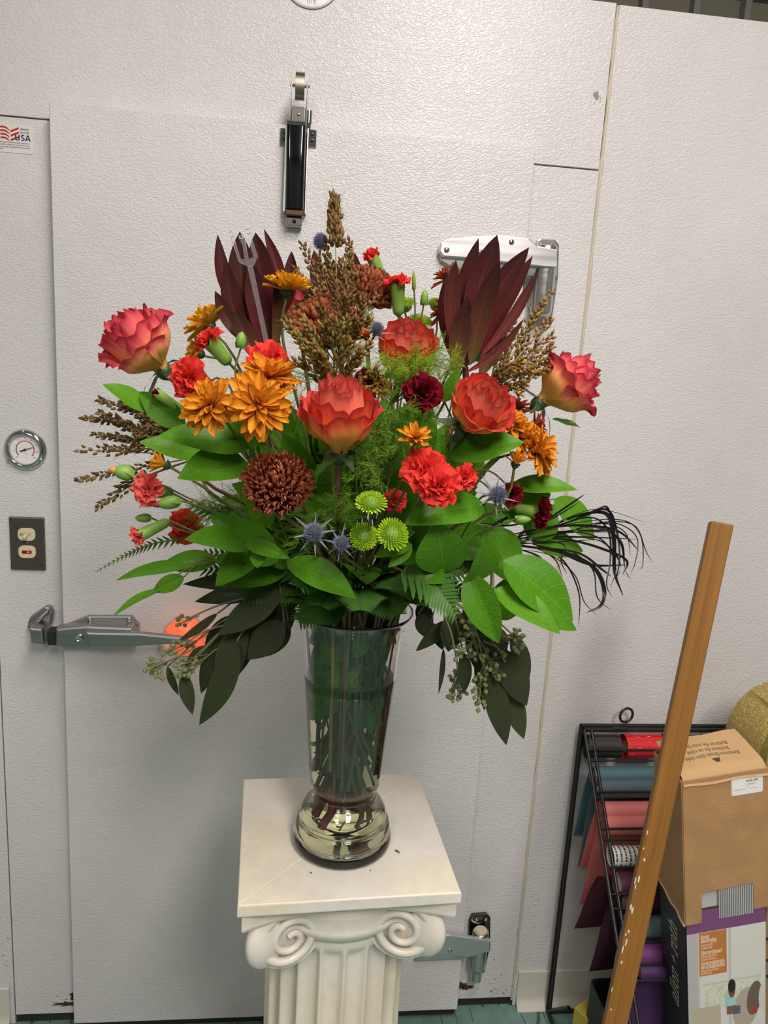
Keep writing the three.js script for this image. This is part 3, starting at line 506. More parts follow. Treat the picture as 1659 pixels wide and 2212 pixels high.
// ---------- carton of blinds ----------
const BTL = at(1474, 1681, 0.452), LEAN = 0.165;
{
  const bd = 0.105, BH = BTL.y / Math.cos(LEAN), bw = 0.158, pivot = V(BTL.x + Math.sin(LEAN) * BH, 0, 0.452);
  const yRow = (py) => { const p = at(1474 + (py - 1681) * 0.0135, py, 0.452); return (p.x - pivot.x) * -Math.sin(LEAN) + p.y * Math.cos(LEAN); };
  const o = thing('blinds_box', 'tall worn cardboard blinds box with window photo and price sticker', 'box', pivot); o.rotation.z = LEAN; o.rotation.y = 0.0;
  const card = (() => { const n = 256, a = tileNoise(n, 90, 91), b = tileNoise(n, 6, 92); return rep(dataTex(n, (x, y) => { const k = 0.9 + 0.07 * a(x * 0.3, y) + 0.08 * b(x, y); return [0.70 * k, 0.54 * k, 0.36 * k]; }, true), 6); })();
  const cardM = mat(0xffffff, 0.75, 0, { map: card }), cardEdge = mat(lin(0.62, 0.47, 0.28), 0.85), blackM = mat(lin(0.014, 0.014, 0.013), 0.45);
  const yTear = yRow(1992), yBand = yRow(2016);
  // printed lower carton
  const art = canvasTex(512, 1024, (c, w, h) => { // from yTear + 0.02 down to the floor; drawn for the upper part that shows
    const S = (py) => (yTear + 0.02 - yRow(py)) / (yTear + 0.02) * h, X = (px) => (px - 1478) / 178 * w;
    c.fillStyle = '#c9c6c2'; c.fillRect(0, 0, w, h); c.fillStyle = '#7d4a77'; c.fillRect(0, 0, w, S(2020));
    c.fillStyle = '#dad8d2'; c.fillRect(X(1505), S(2020), w, h); c.fillStyle = '#b9b7b6'; c.fillRect(X(1478), S(2020), X(1502), h);
    c.fillStyle = '#e6e4da'; c.fillRect(X(1578), S(2030), X(1642) - X(1578), S(2130) - S(2030)); c.strokeStyle = '#cbc9c0'; c.lineWidth = 2; for (let y = 2030; y < 2130; y += 3) { c.beginPath(); c.moveTo(X(1578), S(y)); c.lineTo(X(1642), S(y)); c.stroke(); }
    c.fillStyle = '#c4c3bd'; c.fillRect(X(1571), S(2020), 18, h); c.fillRect(X(1512), S(2133), X(1645) - X(1512), 8); c.fillStyle = '#d9dbc8'; c.fillRect(X(1514), S(2137), X(1642) - X(1514), S(2190) - S(2137));
    seed = 31; for (let i = 0; i < 300; i++) { c.fillStyle = ['#c6cdb0', '#dfe0cf', '#b9c2a6'][i % 3]; c.globalAlpha = 0.5; c.beginPath(); c.arc(X(rr(1514, 1642)), S(rr(2140, 2188)), rr(3, 8), 0, 7); c.fill(); } c.globalAlpha = 1;
    c.fillStyle = '#c0b49c'; c.fillRect(X(1484), S(2183), X(1552) - X(1484), S(2230) - S(2183)); c.fillStyle = '#b4aa98'; c.beginPath(); c.ellipse(X(1610), S(2200), 90, 70, -0.4, 0, 7); c.fill(); c.fillStyle = '#6f5c54'; c.beginPath(); c.ellipse(X(1630), S(2182), 46, 64, 0.5, 0, 7); c.fill(); c.fillStyle = '#d6cfc8'; c.beginPath(); c.ellipse(X(1656), S(2184), 46, 60, 0, 0, 7); c.fill();
    c.fillStyle = '#a3cfc9'; c.beginPath(); c.ellipse(X(1574), S(2180), 36, 50, 0, 0, 7); c.fill(); c.fillStyle = '#7a4c36'; c.beginPath(); c.ellipse(X(1578), S(2153), 24, 32, 0, 0, 7); c.fill(); c.fillStyle = '#2b1d18'; c.beginPath(); c.ellipse(X(1578), S(2147), 25, 24, 0, 0, 7); c.fill(); c.fillStyle = '#8a5a40'; c.fillRect(X(1566), S(2190), 60, 30); c.fillStyle = '#54627a'; c.fillRect(X(1580), S(2192), 50, 30); c.fillStyle = '#a3423a'; c.fillRect(X(1620), S(2200), 46, 26);
    c.fillStyle = '#c07a3c'; c.fillRect(X(1505), S(2021), X(1567) - X(1505), S(2115) - S(2021)); c.fillStyle = '#f0e2cf';
    const T = (s, py, k, bold) => { c.font = (bold ? 'bold ' : '') + k + 'px serif'; c.fillText(s, X(1509), S(py), X(1565) - X(1509)); };
    T('Room', 2035, 19, 1); T('Darkening', 2043, 19, 1); T('blocks up to 90%', 2051, 10); T('of outdoor light', 2057, 10); T('Obscurcissant', 2069, 19, 1); T('Bloque jusqu’à 90% de', 2076, 10); T('la lumière extérieure', 2082, 10); T('Oscurecimiento', 2092, 19, 1); T('de la habitación', 2100, 19, 1); T('Bloquea hasta el 90% de', 2107, 10); T('la iluminación', 2112, 10);
  });
  const lower = plate(0, bw, 0, yTear + 0.02, -bd, 0, 0.001); part('printed_carton', lower, blackM, o);
  part('front_print', new THREE.PlaneGeometry(bw - 0.002, yTear + 0.018).translate(bw / 2, (yTear + 0.018) / 2 + 0.001, 0.0004), mat(0xffffff, 0.45, 0, { map: art }), o, 'printed front showing a window and a sofa');
  const sideT = canvasTex(256, 1024, (c, w, h) => { c.fillStyle = '#1d1d1c'; c.fillRect(0, 0, w, h); c.save(); c.translate(150, h * 0.80); c.rotate(-Math.PI / 2); c.fillStyle = '#d8d2b8'; c.font = 'italic 118px serif'; c.fillText('allen + roth', 0, 20, h * 0.62); c.restore(); });
  const ySideB = yRow(2215) - 0.06; part('side_print', new THREE.PlaneGeometry(bd - 0.004, yTear + 0.01 - ySideB).rotateY(-Math.PI / 2).translate(-0.0004, (yTear + 0.01 + ySideB) / 2, -bd / 2), mat(0xffffff, 0.45, 0, { map: sideT }), o, 'black side with pale lettering');
  // slats that show through the opening
  const wx0 = 0.030, wx1 = bw - 0.027, wy0 = yRow(1992) + 0.008, wy1 = yRow(1945) + 0.012;
  part('packing', plate(0.004, bw - 0.004, wy0 - 0.02, wy1 + 0.05, -bd + 0.01, -0.004, 0.001), mat(lin(0.5, 0.5, 0.48), 0.5), o);
  const sg = plate(0, 0.0022, wy0 - 0.012, wy1 + 0.02, 0, 0.006, 0.0006); for (let x = wx0 + 0.034; x < wx1 - 0.002; x += 0.0036) { const s = part('slat', sg, mat(lin(0.46, 0.48, 0.46), 0.4), o); s.position.set(x, 0, -0.0035); }
  // cardboard sleeve: front with a window, side, and the top flap
  const ragged = (x0, x1, y, n, k, sd) => { seed = sd; const a = []; for (let i = 0; i <= n; i++) a.push([lerp(x0, x1, i / n), y + rr(-k, k)]); return a; };
  const fo = [[-0.002, BH - 0.004], ...ragged(-0.002, wx0 - 0.001, yTear - 0.006, 4, 0.0015, 41), [wx0, wy0], [wx0, wy1 - 0.006], [wx0 + 0.006, wy1], [wx1 - 0.004, wy1 + 0.004], [wx1, wy1 - 0.002], [wx1, wy0 + 0.006], ...ragged(wx1, bw + 0.002, yTear + 0.005, 3, 0.0015, 42), [bw + 0.002, BH - 0.004]];
  const fg = extrude(fo, 0.003, 0.0006).translate(0, 0, 0.0008); part('cardboard_front', uvMetres(fg), cardM, o);
  const so = [[-bd - 0.002, BH - 0.008], ...ragged(-bd - 0.002, 0.002, yTear + 0.012, 7, 0.004, 43).map(([x, y], i) => [x, y + (7 - i) * 0.003 - 0.016]), [0.002, BH - 0.006]];
  const sgd = extrude(so, 0.003, 0.0006).rotateY(-Math.PI / 2).translate(-0.0005, 0, 0); part('cardboard_side', uvMetres(sgd), cardM, o);
  part('torn_edge', tube(so.slice(1, 9).map(([x, y]) => V(-0.0035, y, x)), 0.0022, 24, 5), cardEdge, o, 'pale torn cardboard edge');
  part('cardboard_back', plate(0, bw, yTear, BH - 0.006, -bd - 0.003, -bd - 0.0005, 0.0005), cardM, o);
  part('cardboard_side', plate(bw + 0.0006, bw + 0.003, yTear, BH - 0.006, -bd, 0, 0.0005), cardM, o);
  part('inner_flap', plate(0.002, bw - 0.002, BH - 0.016, BH - 0.013, -bd + 0.002, -0.002, 0.0005), cardM, o);
  const flapT = canvasTex(512, 256, (c, w, h) => { c.fillStyle = '#bd9a6c'; c.fillRect(0, 0, w, h); c.save(); c.translate(w / 2, 128); c.rotate(Math.PI); c.fillStyle = '#4b3a28'; c.textAlign = 'center'; c.font = 'bold 30px serif'; c.fillText('Remove from this side', 0, -8, 360); c.fillText('Retirer de ce côté', 0, 28, 330); c.fillText('Retirar de este lado', 0, 64, 340); c.restore(); c.fillStyle = '#4b3a28'; c.beginPath(); c.moveTo(232, 170); c.lineTo(282, 170); c.lineTo(268, 196); c.lineTo(246, 196); c.fill(); });
  const fl = sheet(12, 12, (u, v) => { const lip = v < 0.18 ? (0.18 - v) / 0.18 : 0; return [lerp(0.0, bw, (u + 1) / 2), 0.010 + 0.012 * v - lip * lip * 0.020 + 0.0015 * Math.sin(u * 5 + v * 4), 0.006 - v * (bd + 0.004)]; });
  const fm = part('top_flap', fl, mat(0xffffff, 0.75, 0, { map: flapT }), o); fm.position.y = BH - 0.006;
  const stT = canvasTex(256, 192, (c, w, h) => { c.fillStyle = '#ecebe9'; c.fillRect(0, 0, w, h); c.fillStyle = '#262626'; c.font = 'bold 34px sans-serif'; c.fillText('$39.99', 118, 56); c.font = '26px sans-serif'; c.fillText('138021', 118, 92); c.font = '14px sans-serif'; c.fillText('EA', 124, 120); c.fillText('mini-blind', 150, 140); c.fillStyle = '#c55'; c.fillRect(14, 132, 100, 5); });
  part('price_sticker', extrude(roundRect(bw - 0.069, BH - 0.049, bw - 0.010, BH - 0.014, 0.003), 0.0006).translate(0, 0, 0.0039), mat(0xeeeeee, 0.5), o, 'white price sticker');
  part('price_print', new THREE.PlaneGeometry(0.057, 0.033).translate(bw - 0.0395, BH - 0.0315, 0.0048), mat(0xffffff, 0.5, 0, { map: stT }), o);
}
{ // wooden post leaning on the box
  const touch = at(1452, 1650, 0.475), D = depthOf(touch), a = atDepth(1560, 1118, D), b = atDepth(1327, 2212, D), dir = b.clone().sub(a).normalize(), foot = a.clone().addScaledVector(dir, -a.y / dir.y), len = a.distanceTo(foot) - 0.01;
  const wood = (() => { const n = 256, a1 = tileNoise(n, 34, 101), b1 = tileNoise(n, 6, 102), c1 = tileNoise(n, 90, 103); return dataTex(n, (x, y) => { const k = 0.86 + 0.11 * a1(x + b1(x, y) * 8, y * 0.05) + 0.10 * (c1(x, y * 0.08) - 0.5) + 0.08 * b1(x, y); return [0.56 * k, 0.385 * k, 0.165 * k]; }, true, 256); })();
  wood.repeat.set(14, 1.2);
  const o = thing('wooden_post', 'square brown wooden post leaning against the cardboard box', 'post', foot);
  const half = 0.0185, g = new RoundedBoxGeometry(half * 2, len, half * 2, 2, 0.003).translate(0, len / 2, 0); uvMetres(g);
  const m = part('post', g, mat(0xffffff, 0.6, 0, { map: wood, clearcoat: 0.1, clearcoatRoughness: 0.35, specularIntensity: 0.5 }), o);
  const q = new THREE.Quaternion().setFromUnitVectors(V(0, 1, 0), dir.clone().negate()); m.quaternion.copy(q).multiply(new THREE.Quaternion().setFromAxisAngle(V(0, 1, 0), -0.42));
  seed = 55; const drip = []; for (let i = 0; i < 30; i++) { const s = new THREE.SphereGeometry(1, 7, 5).scale(rr(0.0008, 0.0018), rr(0.002, 0.008), 0.0009).translate(rr(-0.018, -0.009), len * rr(0.22, 0.62), half); drip.push(s); }
  const gm = stuff(part('glue_drips', merge(drip), mat(lin(0.75, 0.7, 0.58), 0.15), o, 'glossy pale glue drips')); gm.quaternion.copy(m.quaternion);
  part('knot', new THREE.TorusGeometry(0.003, 0.0008, 6, 14).translate(0.006, len * 0.33, half), mat(lin(0.10, 0.05, 0.02), 0.7), o).quaternion.copy(m.quaternion);
}
{ // gold mesh roll standing on a hidden carton behind the box
  const c = at(1712, 1602, 0.22), R = 0.118, y0 = c.y - R;
  const cm = mat(lin(0.33, 0.22, 0.11), 0.8);
  solo('hidden_carton', 'plain cardboard carton behind the blinds box carrying the gold roll', 'carton', plate(c.x - 0.05, c.x + 0.16, 0, y0, 0.13, 0.30, 0.002), cm);
  const t = (() => { const n = 256, a = tileNoise(n, 128, 111), b = tileNoise(n, 128, 112); return rep(dataTex(n, (x, y) => { const k = 0.66 + 0.4 * Math.pow(a(x, y), 2) + 0.6 * ss(0.75, 0.95, b(x, y)); return [0.88 * k, 0.76 * k, 0.42 * k]; }, true), 6); })();
  const bump = (() => { const n = 256, a = tileNoise(n, 128, 113); return rep(dataTex(n, (x, y) => (0.5 + 0.5 * Math.sin(x / n * Math.PI * 2 * 48)) * 0.6 + 0.4 * a(x, y)), 6); })();
  const o = thing('gold_mesh_roll', 'roll of glittering gold mesh ribbon behind the cardboard box', 'ribbon roll', V(c.x, c.y, 0.22));
  const g = uvMetres(lathe([[0.03, 0.075], [0.07, 0.078], [0.105, 0.07], [0.115, 0.06], [R, 0.04], [R, -0.06], [0.1, -0.075], [0.03, -0.075]], 64).rotateX(Math.PI / 2));
  part('mesh', g, mat(0xffffff, 0.38, 0.35, { map: t, bumpMap: bump, bumpScale: 0.0008 }), o);
  part('core', new THREE.CylinderGeometry(0.031, 0.031, 0.152, 24, 1, true).rotateX(Math.PI / 2), cm, o);
}

// ---------- flower and foliage builders ----------
const Y = V(0, 1, 0);
const soft = (o = {}) => new THREE.MeshPhysicalMaterial({ color: 0xffffff, vertexColors: true, roughness: 0.95, transmission: 0.28, thickness: 0, side: THREE.DoubleSide, clearcoat: 0.05, clearcoatRoughness: 0.45, specularIntensity: 0.35, ...o });
const petalMat = soft(), mumMat = soft({ transmission: 0.2, clearcoat: 0.12 }), velvet = soft({ transmission: 0.12, clearcoat: 0.02, specularIntensity: 0.12 }), bractMat = soft({ transmission: 0.12, clearcoat: 0.25, clearcoatRoughness: 0.4 });
const plantMat = (r, g, b, o = {}) => mat(lin(r, g, b), 0.55, 0, { clearcoat: 0.2, clearcoatRoughness: 0.4, ...o });
const stemGreen = plantMat(0.12, 0.135, 0.028), stemGrey = plantMat(0.15, 0.15, 0.05), stemRed = plantMat(0.16, 0.022, 0.018), stemBrown = plantMat(0.15, 0.065, 0.035), calyxGreen = plantMat(0.20, 0.36, 0.05), darkGreen = plantMat(0.03, 0.06, 0.015), strawMat = plantMat(0.30, 0.26, 0.06);
const RIM = VB + 0.366;
let stemNo = 0;
// points of a stem from a flower base through the vase mouth into the vase
function stemPath(p, dir, o = {}) {
  stemNo++; const h = Math.abs(Math.sin(stemNo * 12.9898) * 43758.5453) % 1, h2 = Math.abs(Math.sin(stemNo * 78.233) * 12543.123) % 1;
  const a = Math.atan2(p.z - VC.z, p.x - VC.x) + (h - 0.5) * 1.2, rm = 0.030 + 0.038 * Math.sqrt(h2);
  const mouth = V(VC.x + Math.cos(a) * rm, RIM + 0.004, VC.z + Math.sin(a) * rm), pts = [p.clone()];
  const d = mouth.distanceTo(p), away = p.clone().sub(mouth).normalize(), low = 1 - ss(0.08, 0.28, p.y - RIM), dd = dir.clone().lerp(away, low).normalize(); pts.push(p.clone().addScaledVector(dd, -Math.min(0.05, d * 0.3)));
  if (d > 0.12) pts.push(p.clone().lerp(mouth, 0.6).addScaledVector(Y, Math.min(0.03, d * 0.1)));
  pts.push(mouth);
  if (o.stub) { pts[pts.length - 1] = mouth.clone(); pts.push(V(mouth.x, RIM - 0.05, mouth.z).lerp(V(VC.x, RIM - 0.05, VC.z), 0.15)); return pts; }
  const na = a + Math.PI * (0.55 + 0.9 * h2), rn = 0.012 + 0.018 * h;
  if (o.deep ?? (stemNo % 9 === 0)) { pts.push(V(VC.x + Math.cos(na) * rn, VB + 0.084, VC.z + Math.sin(na) * rn), V(VC.x + Math.cos(na + 0.2) * (0.030 + 0.014 * h2), VB + 0.026 + 0.02 * h, VC.z + Math.sin(na + 0.2) * (0.030 + 0.014 * h2))); }
  else { const short = stemNo % 5 < 2, y = VB + (short ? 0.19 + 0.08 * h : 0.098 + 0.06 * h), ea = stemNo % 3 ? na : a + 0.4 * (h - 0.5), re = (short ? 0.036 : 0.030) + 0.014 * h2; pts.push(V(VC.x + Math.cos(ea) * re, y, VC.z + Math.sin(ea) * re)); }
  return pts;
}
function addStem(g, p, dir, r, m, o = {}) { const pts = (o.pts ?? stemPath(p, dir, o)).map((q) => q.clone().sub(g.position)); return part('stem', tube(pts, (t) => r * (0.85 + 0.35 * t), 26, 6), m, g); }
const facing = (x, y, z) => V(x, y, z).normalize();
const turnTo = (d, spin = 0) => new THREE.Quaternion().setFromUnitVectors(Y, d).multiply(new THREE.Quaternion().setFromAxisAngle(Y, spin));
const mix3 = (a, b, t) => [lerp(a[0], b[0], t), lerp(a[1], b[1], t), lerp(a[2], b[2], t)];
const ramp = (stops, t) => { for (let i = 1; i < stops.length; i++) if (t <= stops[i][0]) return mix3(stops[i - 1][1], stops[i][1], (t - stops[i - 1][0]) / (stops[i][0] - stops[i - 1][0])); return stops[stops.length - 1][1]; };

// --- rose ---
const PAL = {
  side: { in: [[0, [0.92, 0.66, 0.10]], [0.5, [0.94, 0.55, 0.14]], [0.76, [0.88, 0.20, 0.17]], [1, [0.66, 0.045, 0.10]]], heart: [[0, [0.92, 0.5, 0.12]], [0.6, [0.90, 0.24, 0.17]], [1, [0.80, 0.085, 0.13]]], edge: [0.36, 0.014, 0.035] },
  coral: { in: [[0, [0.92, 0.52, 0.06]], [0.5, [0.94, 0.42, 0.07]], [0.78, [0.84, 0.12, 0.055]], [1, [0.66, 0.045, 0.045]]], heart: [[0, [0.96, 0.42, 0.08]], [0.6, [0.95, 0.26, 0.13]], [1, [0.92, 0.20, 0.14]]], edge: [0.46, 0.03, 0.03] },
};
function rosePetal(k) {
  const { R, H: h, th, a, fl = 0, curl = 0, ruf = 0.04, close = 0, sd = 0, pal, heart } = k;
  const stops = heart ? pal.heart : pal.in;
  return sheet(14, 14, (u, v) => {
    const wv = 0.42 + 0.58 * Math.sin(Math.min(1, v * 1.3 + 0.12) * Math.PI / 2), ang = th + a * u * wv;
    let rad = close ? R * (0.35 + 0.65 * ss(0, 0.5, v)) * (1 - close * ss(0.5, 1, v)) : R * (0.14 + 0.86 * Math.pow(ss(0, 0.62, v), 0.8)) * (1 + fl * Math.pow(Math.max(0, (v - 0.6) / 0.4), 2));
    rad += R * (ruf * Math.pow(v, 3) * (Math.sin(u * 6.3 + sd) + 0.6 * Math.sin(u * 13 + sd * 2.3)) + 0.07 * u * u * v);
    const top = 1 - 0.15 * Math.pow(Math.abs(u), 2.8) + 0.03 * (1 - Math.abs(u)) * v;
    const y = h * (v * top) - curl * h * Math.pow(Math.max(0, (v - 0.72) / 0.28), 2) + h * 0.035 * Math.pow(v, 4) * Math.sin(u * 9 + sd * 1.7) + h * 0.015 * Math.pow(v, 6) * Math.sin(u * 31 + sd);
    return [Math.cos(ang) * rad, y, Math.sin(ang) * rad];
  }, (u, v) => {
    const n = 0.5 + 0.5 * Math.sin(u * 17 + sd * 3 + Math.sin(v * 5) * 2), c = ramp(stops, clamp(v + (n - 0.5) * 0.10 + 0.10 * u * u)), e = ss(0.90, 1.0, Math.max(v, Math.abs(u) * (0.4 + 0.6 * v)));
    return mix3(c, pal.edge, e * 0.85);
  });
}
function rose(label, px, py, z, R, h, dir, pal, o = {}) {
  const c = at(px, py, z), d = dir, base = c.clone().addScaledVector(d, -h * 0.55), q = turnTo(d, o.spin ?? 0);
  const g = thing('rose', label, 'rose', base, 'two-tone roses'); seed = Math.round(px * 7 + py);
  const P = PAL[pal], add = (k) => { const m = part('petal', rosePetal({ pal: P, sd: rr(0, 6), ...k }), petalMat, g); m.quaternion.copy(q); };
  const open = o.open ?? 1, n0 = o.n0 ?? 5;
  for (let i = 0; i < n0; i++) add({ R: R * rr(0.97, 1.06), H: h * rr(0.70, 0.86), th: i * 6.283 / n0 + rr(-0.2, 0.2), a: rr(0.74, 0.95), fl: rr(0.22, 0.52) * open, curl: rr(0.05, 0.26) * open, ruf: 0.05 });
  for (let i = 0; i < 5; i++) add({ R: R * rr(0.86, 0.92), H: h * rr(0.86, 0.95), th: i * 1.2566 + 0.6 + rr(-0.2, 0.2), a: rr(0.74, 0.92), fl: rr(0.04, 0.24) * open, curl: rr(0, 0.10) * open, ruf: 0.045 });
  for (let i = 0; i < 4; i++) add({ R: R * rr(0.70, 0.80), H: h * rr(0.98, 1.05), th: i * 1.571 + rr(-0.2, 0.2), a: rr(0.9, 1.15), close: rr(0.14, 0.28), ruf: 0.07, heart: o.heart ?? true });
  for (let i = 0; i < 4; i++) add({ R: R * rr(0.50, 0.62), H: h * rr(1.02, 1.09), th: i * 1.571 + 0.5 + rr(-0.3, 0.3), a: rr(1.0, 1.3), close: rr(0.16, 0.30), ruf: 0.10, heart: true });
  for (let i = 0; i < 4; i++) add({ R: R * rr(0.24, 0.40), H: h * rr(0.99, 1.07), th: i * 1.571 + rr(-0.3, 0.3), a: rr(1.1, 1.5), close: rr(0.2, 0.35), ruf: 0.11, heart: true });
  const hip = part('hip', lathe([[0.0001, 0.004], [R * 0.26, 0.003], [R * 0.30, -0.004], [R * 0.25, -0.011], [0.0035, -0.017], [0.0001, -0.018]], 16), darkGreen, g); hip.quaternion.copy(q);
  for (let i = 0; i < 5; i++) { const sp = o.sepals ?? 1, L = 0.034 * sp * rr(0.8, 1.15), w = 0.0065; const s = part('sepal', sheet(4, 10, (u, v) => { const r = R * 0.2 + L * v * 0.9, yy = -0.003 - L * 0.35 * v * v + 0.001 * Math.sin(v * 9 + i); return [r, yy, u * w * Math.pow(1 - v, 0.8) * (0.7 + 0.6 * Math.sin(v * 2.6))]; }), darkGreen, g); s.quaternion.copy(q).multiply(new THREE.Quaternion().setFromAxisAngle(Y, i * 1.2566 + 0.4)); }
  addStem(g, base.clone().addScaledVector(d, -0.016), d, 0.0032, stemBrown, o);
  return g;
}

// --- carnation ---
function carnPetal(kind, v0, col) {
  const e1 = [0.12, 0.72, 1.22][kind], L = [1, 0.86, 0.72][kind], sp = [0.62, 0.6, 0.55][kind], ph = v0 * 2.4 + kind;
  return sheet(12, 9, (u, v) => {
    const serr = 1 + 0.045 * Math.sin(u * 34 + ph) * ss(0.8, 1, v) - 0.12 * u * u; let r = 0, y = 0; const n = 8; for (let i = 0; i < n; i++) { const t = (i + 0.5) / n * v, e = lerp(1.5, e1, ss(0.05, 0.55, t)); r += Math.cos(e) * L * v / n; y += Math.sin(e) * L * v / n; }
    r *= serr; y *= serr; const wd = Math.sin(u * sp) * L * v * 1.02, ru = 0.13 * v * v * Math.sin(u * 4.6 + ph) + 0.05 * v * v * Math.sin(u * 11 + ph * 2);
    return [r - Math.sin(e1) * ru, y * 0.86 + Math.cos(e1) * ru * 1.1, wd];
  }, (u, v) => { const k = 0.95 + 0.08 * Math.sin(u * 23 + ph); return [col[0] * k, col[1] * k, col[2] * k]; });
}
const carnCol = { coral: [0.90, 0.062, 0.045], pink: [0.95, 0.17, 0.14], maroon: [0.15, 0.003, 0.011] };
const carnSets = {};
function carnSet(c) { return carnSets[c] ??= [0, 1, 2].map((k) => [0, 1, 2].map((v) => carnPetal(k, v, carnCol[c]))); }
function carnation(label, px, py, z, dia, dir, color, o = {}) {
  const c = at(px, py, z), R = dia * 1.32 * perPx(c) / 2, cl = o.calyx ?? Math.max(0.020, R * 1.15), d = dir, mouthP = c.clone().addScaledVector(d, -R * (o.off ?? 0.42)), base = mouthP.clone().addScaledVector(d, -cl), q = turnTo(d, (px * 0.37) % 6.28);
  const g = thing('carnation', label, 'carnation', base, color === 'maroon' ? 'dark red carnations' : 'coral carnations'); seed = Math.round(px * 3 + py * 5);
  const set = carnSet(color), tight = o.tight ?? 0, rc = clamp(R * 0.33, 0.0055, 0.0095), mo = V(0, 1, 0).multiplyScalar(cl - 0.004).applyQuaternion(q);
  const counts = o.n ?? [10, 9, 9];
  for (let k = 0; k < 3; k++) for (let i = 0; i < counts[k]; i++) {
    const m = part('petal', set[k][Math.floor(rnd() * 3)], color === 'maroon' ? velvet : petalMat, g), s = R * rr(0.9, 1.08) * (tight ? 0.9 : 1);
    m.scale.set(s * (1 - tight * 0.55), s * (1 + tight * 0.5), s * (1 - tight * 0.3)); m.position.copy(mo); m.quaternion.copy(q).multiply(new THREE.Quaternion().setFromAxisAngle(Y, i * 6.283 / counts[k] + rr(-0.25, 0.25) + k * 0.3)).multiply(new THREE.Quaternion().setFromAxisAngle(V(0, 0, 1), rr(-0.16, 0.16) + tight * 0.45)).multiply(new THREE.Quaternion().setFromAxisAngle(V(1, 0, 0), rr(-0.25, 0.25)));
  }
  const cg = sheet(20, 10, (u, v) => { const a = u * Math.PI, t = Math.abs(((a / 6.2832 * 5) % 1 + 1) % 1 - 0.5) * 2, r = v < 0.12 ? lerp(0.0018, rc * 0.86, v / 0.12) : rc * (0.86 + 0.2 * v); return [Math.cos(a) * r * (1 + 0.10 * v * v), cl * v * (v > 0.85 ? 1 + 0.16 * (1 - t) : 1), Math.sin(a) * r * (1 + 0.10 * v * v)]; });
  part('calyx', cg, calyxGreen, g, 'pale green calyx').quaternion.copy(q);
  addStem(g, base, d, 0.0017, stemGrey, o); return g;
}
function bud(name, label, px, py, z, len, wid, dir, m, o = {}) {
  const c = at(px, py, z), s = perPx(c), L = len * s, r = wid * s / 2, d = dir, base = c.clone().addScaledVector(d, -L / 2), q = turnTo(d);
  const g = thing(name, label, 'flower bud', base, 'closed buds');
  part('calyx', lathe([[0.0001, 0], [r * 0.55, L * 0.03], [r * 0.9, L * 0.18], [r, L * 0.42], [r * 0.86, L * 0.68], [r * 0.5, L * 0.88], [0.0001, L]], 16), m, g).quaternion.copy(q);
  for (let i = 0; i < 4; i++) part('bract', sheet(4, 6, (u, v) => [r * (0.75 + 0.32 * Math.sin(v * 2.4)), L * 0.5 * v, u * r * 0.5 * (1 - v)]), m, g).quaternion.copy(q).multiply(new THREE.Quaternion().setFromAxisAngle(Y, i * 1.571 + 0.5));
  if (o.tip) part('petal_tip', lathe([[r * 0.42, 0], [r * 0.5, L * 0.1], [r * 0.3, L * 0.3], [0.0001, L * 0.36]], 12).translate(0, L * 0.80, 0), o.tip, g).quaternion.copy(q);
  addStem(g, base, d, 0.0013, stemGrey, o); return g;
}

// --- strap-petalled mums ---
function strapPetal(e0, e1, w, ph, stops, cup = 0.5) {
  return sheet(4, 8, (u, v) => {
    let r = 0, y = 0; const n = 7; for (let i = 0; i < n; i++) { const e = lerp(e0, e1, (i + 0.5) / n * v); r += Math.cos(e) * v / n; y += Math.sin(e) * v / n; }
    const wd = w * Math.pow(Math.sin(Math.PI * clamp(0.10 + 0.80 * v)), 0.7) * (v > 0.9 ? Math.sqrt(Math.max(0.05, 1 - Math.pow((v - 0.9) / 0.115, 2))) : 1), ee = lerp(e0, e1, v), lift = cup * w * u * u;
    return [r - Math.sin(ee) * lift, y + Math.cos(ee) * lift, u * wd + 0.03 * v * v * Math.sin(ph)];
  }, (u, v) => { const k = 0.92 + 0.12 * Math.sin(u * 9 + ph); const c = ramp(stops, v); return [c[0] * k, c[1] * k, c[2] * k]; });
}
const orangeStops = [[0, [0.76, 0.29, 0.012]], [1, [0.76, 0.29, 0.012]]], goldStops = [[0, [0.84, 0.42, 0.014]], [1, [0.84, 0.42, 0.014]]], rustStops = [[0, [0.36, 0.06, 0.024]], [1, [0.36, 0.06, 0.024]]];
const bronzeStops = [[0, [0.29, 0.05, 0.02]], [0.7, [0.29, 0.05, 0.02]], [0.82, [0.60, 0.20, 0.09]], [1, [0.60, 0.20, 0.09]]];
const mumSets = {};
const mumSet = (k, stops) => mumSets[k] ??= [[0.10, -0.15], [0.38, 0.20], [0.75, 0.65], [1.15, 1.25]].map(([a, b], i) => [0, 1, 2].map((v) => strapPetal(a + 0.1 * (v - 1), b + 0.12 * (v - 1), 0.165 - 0.006 * i, v * 2 + i, stops)));
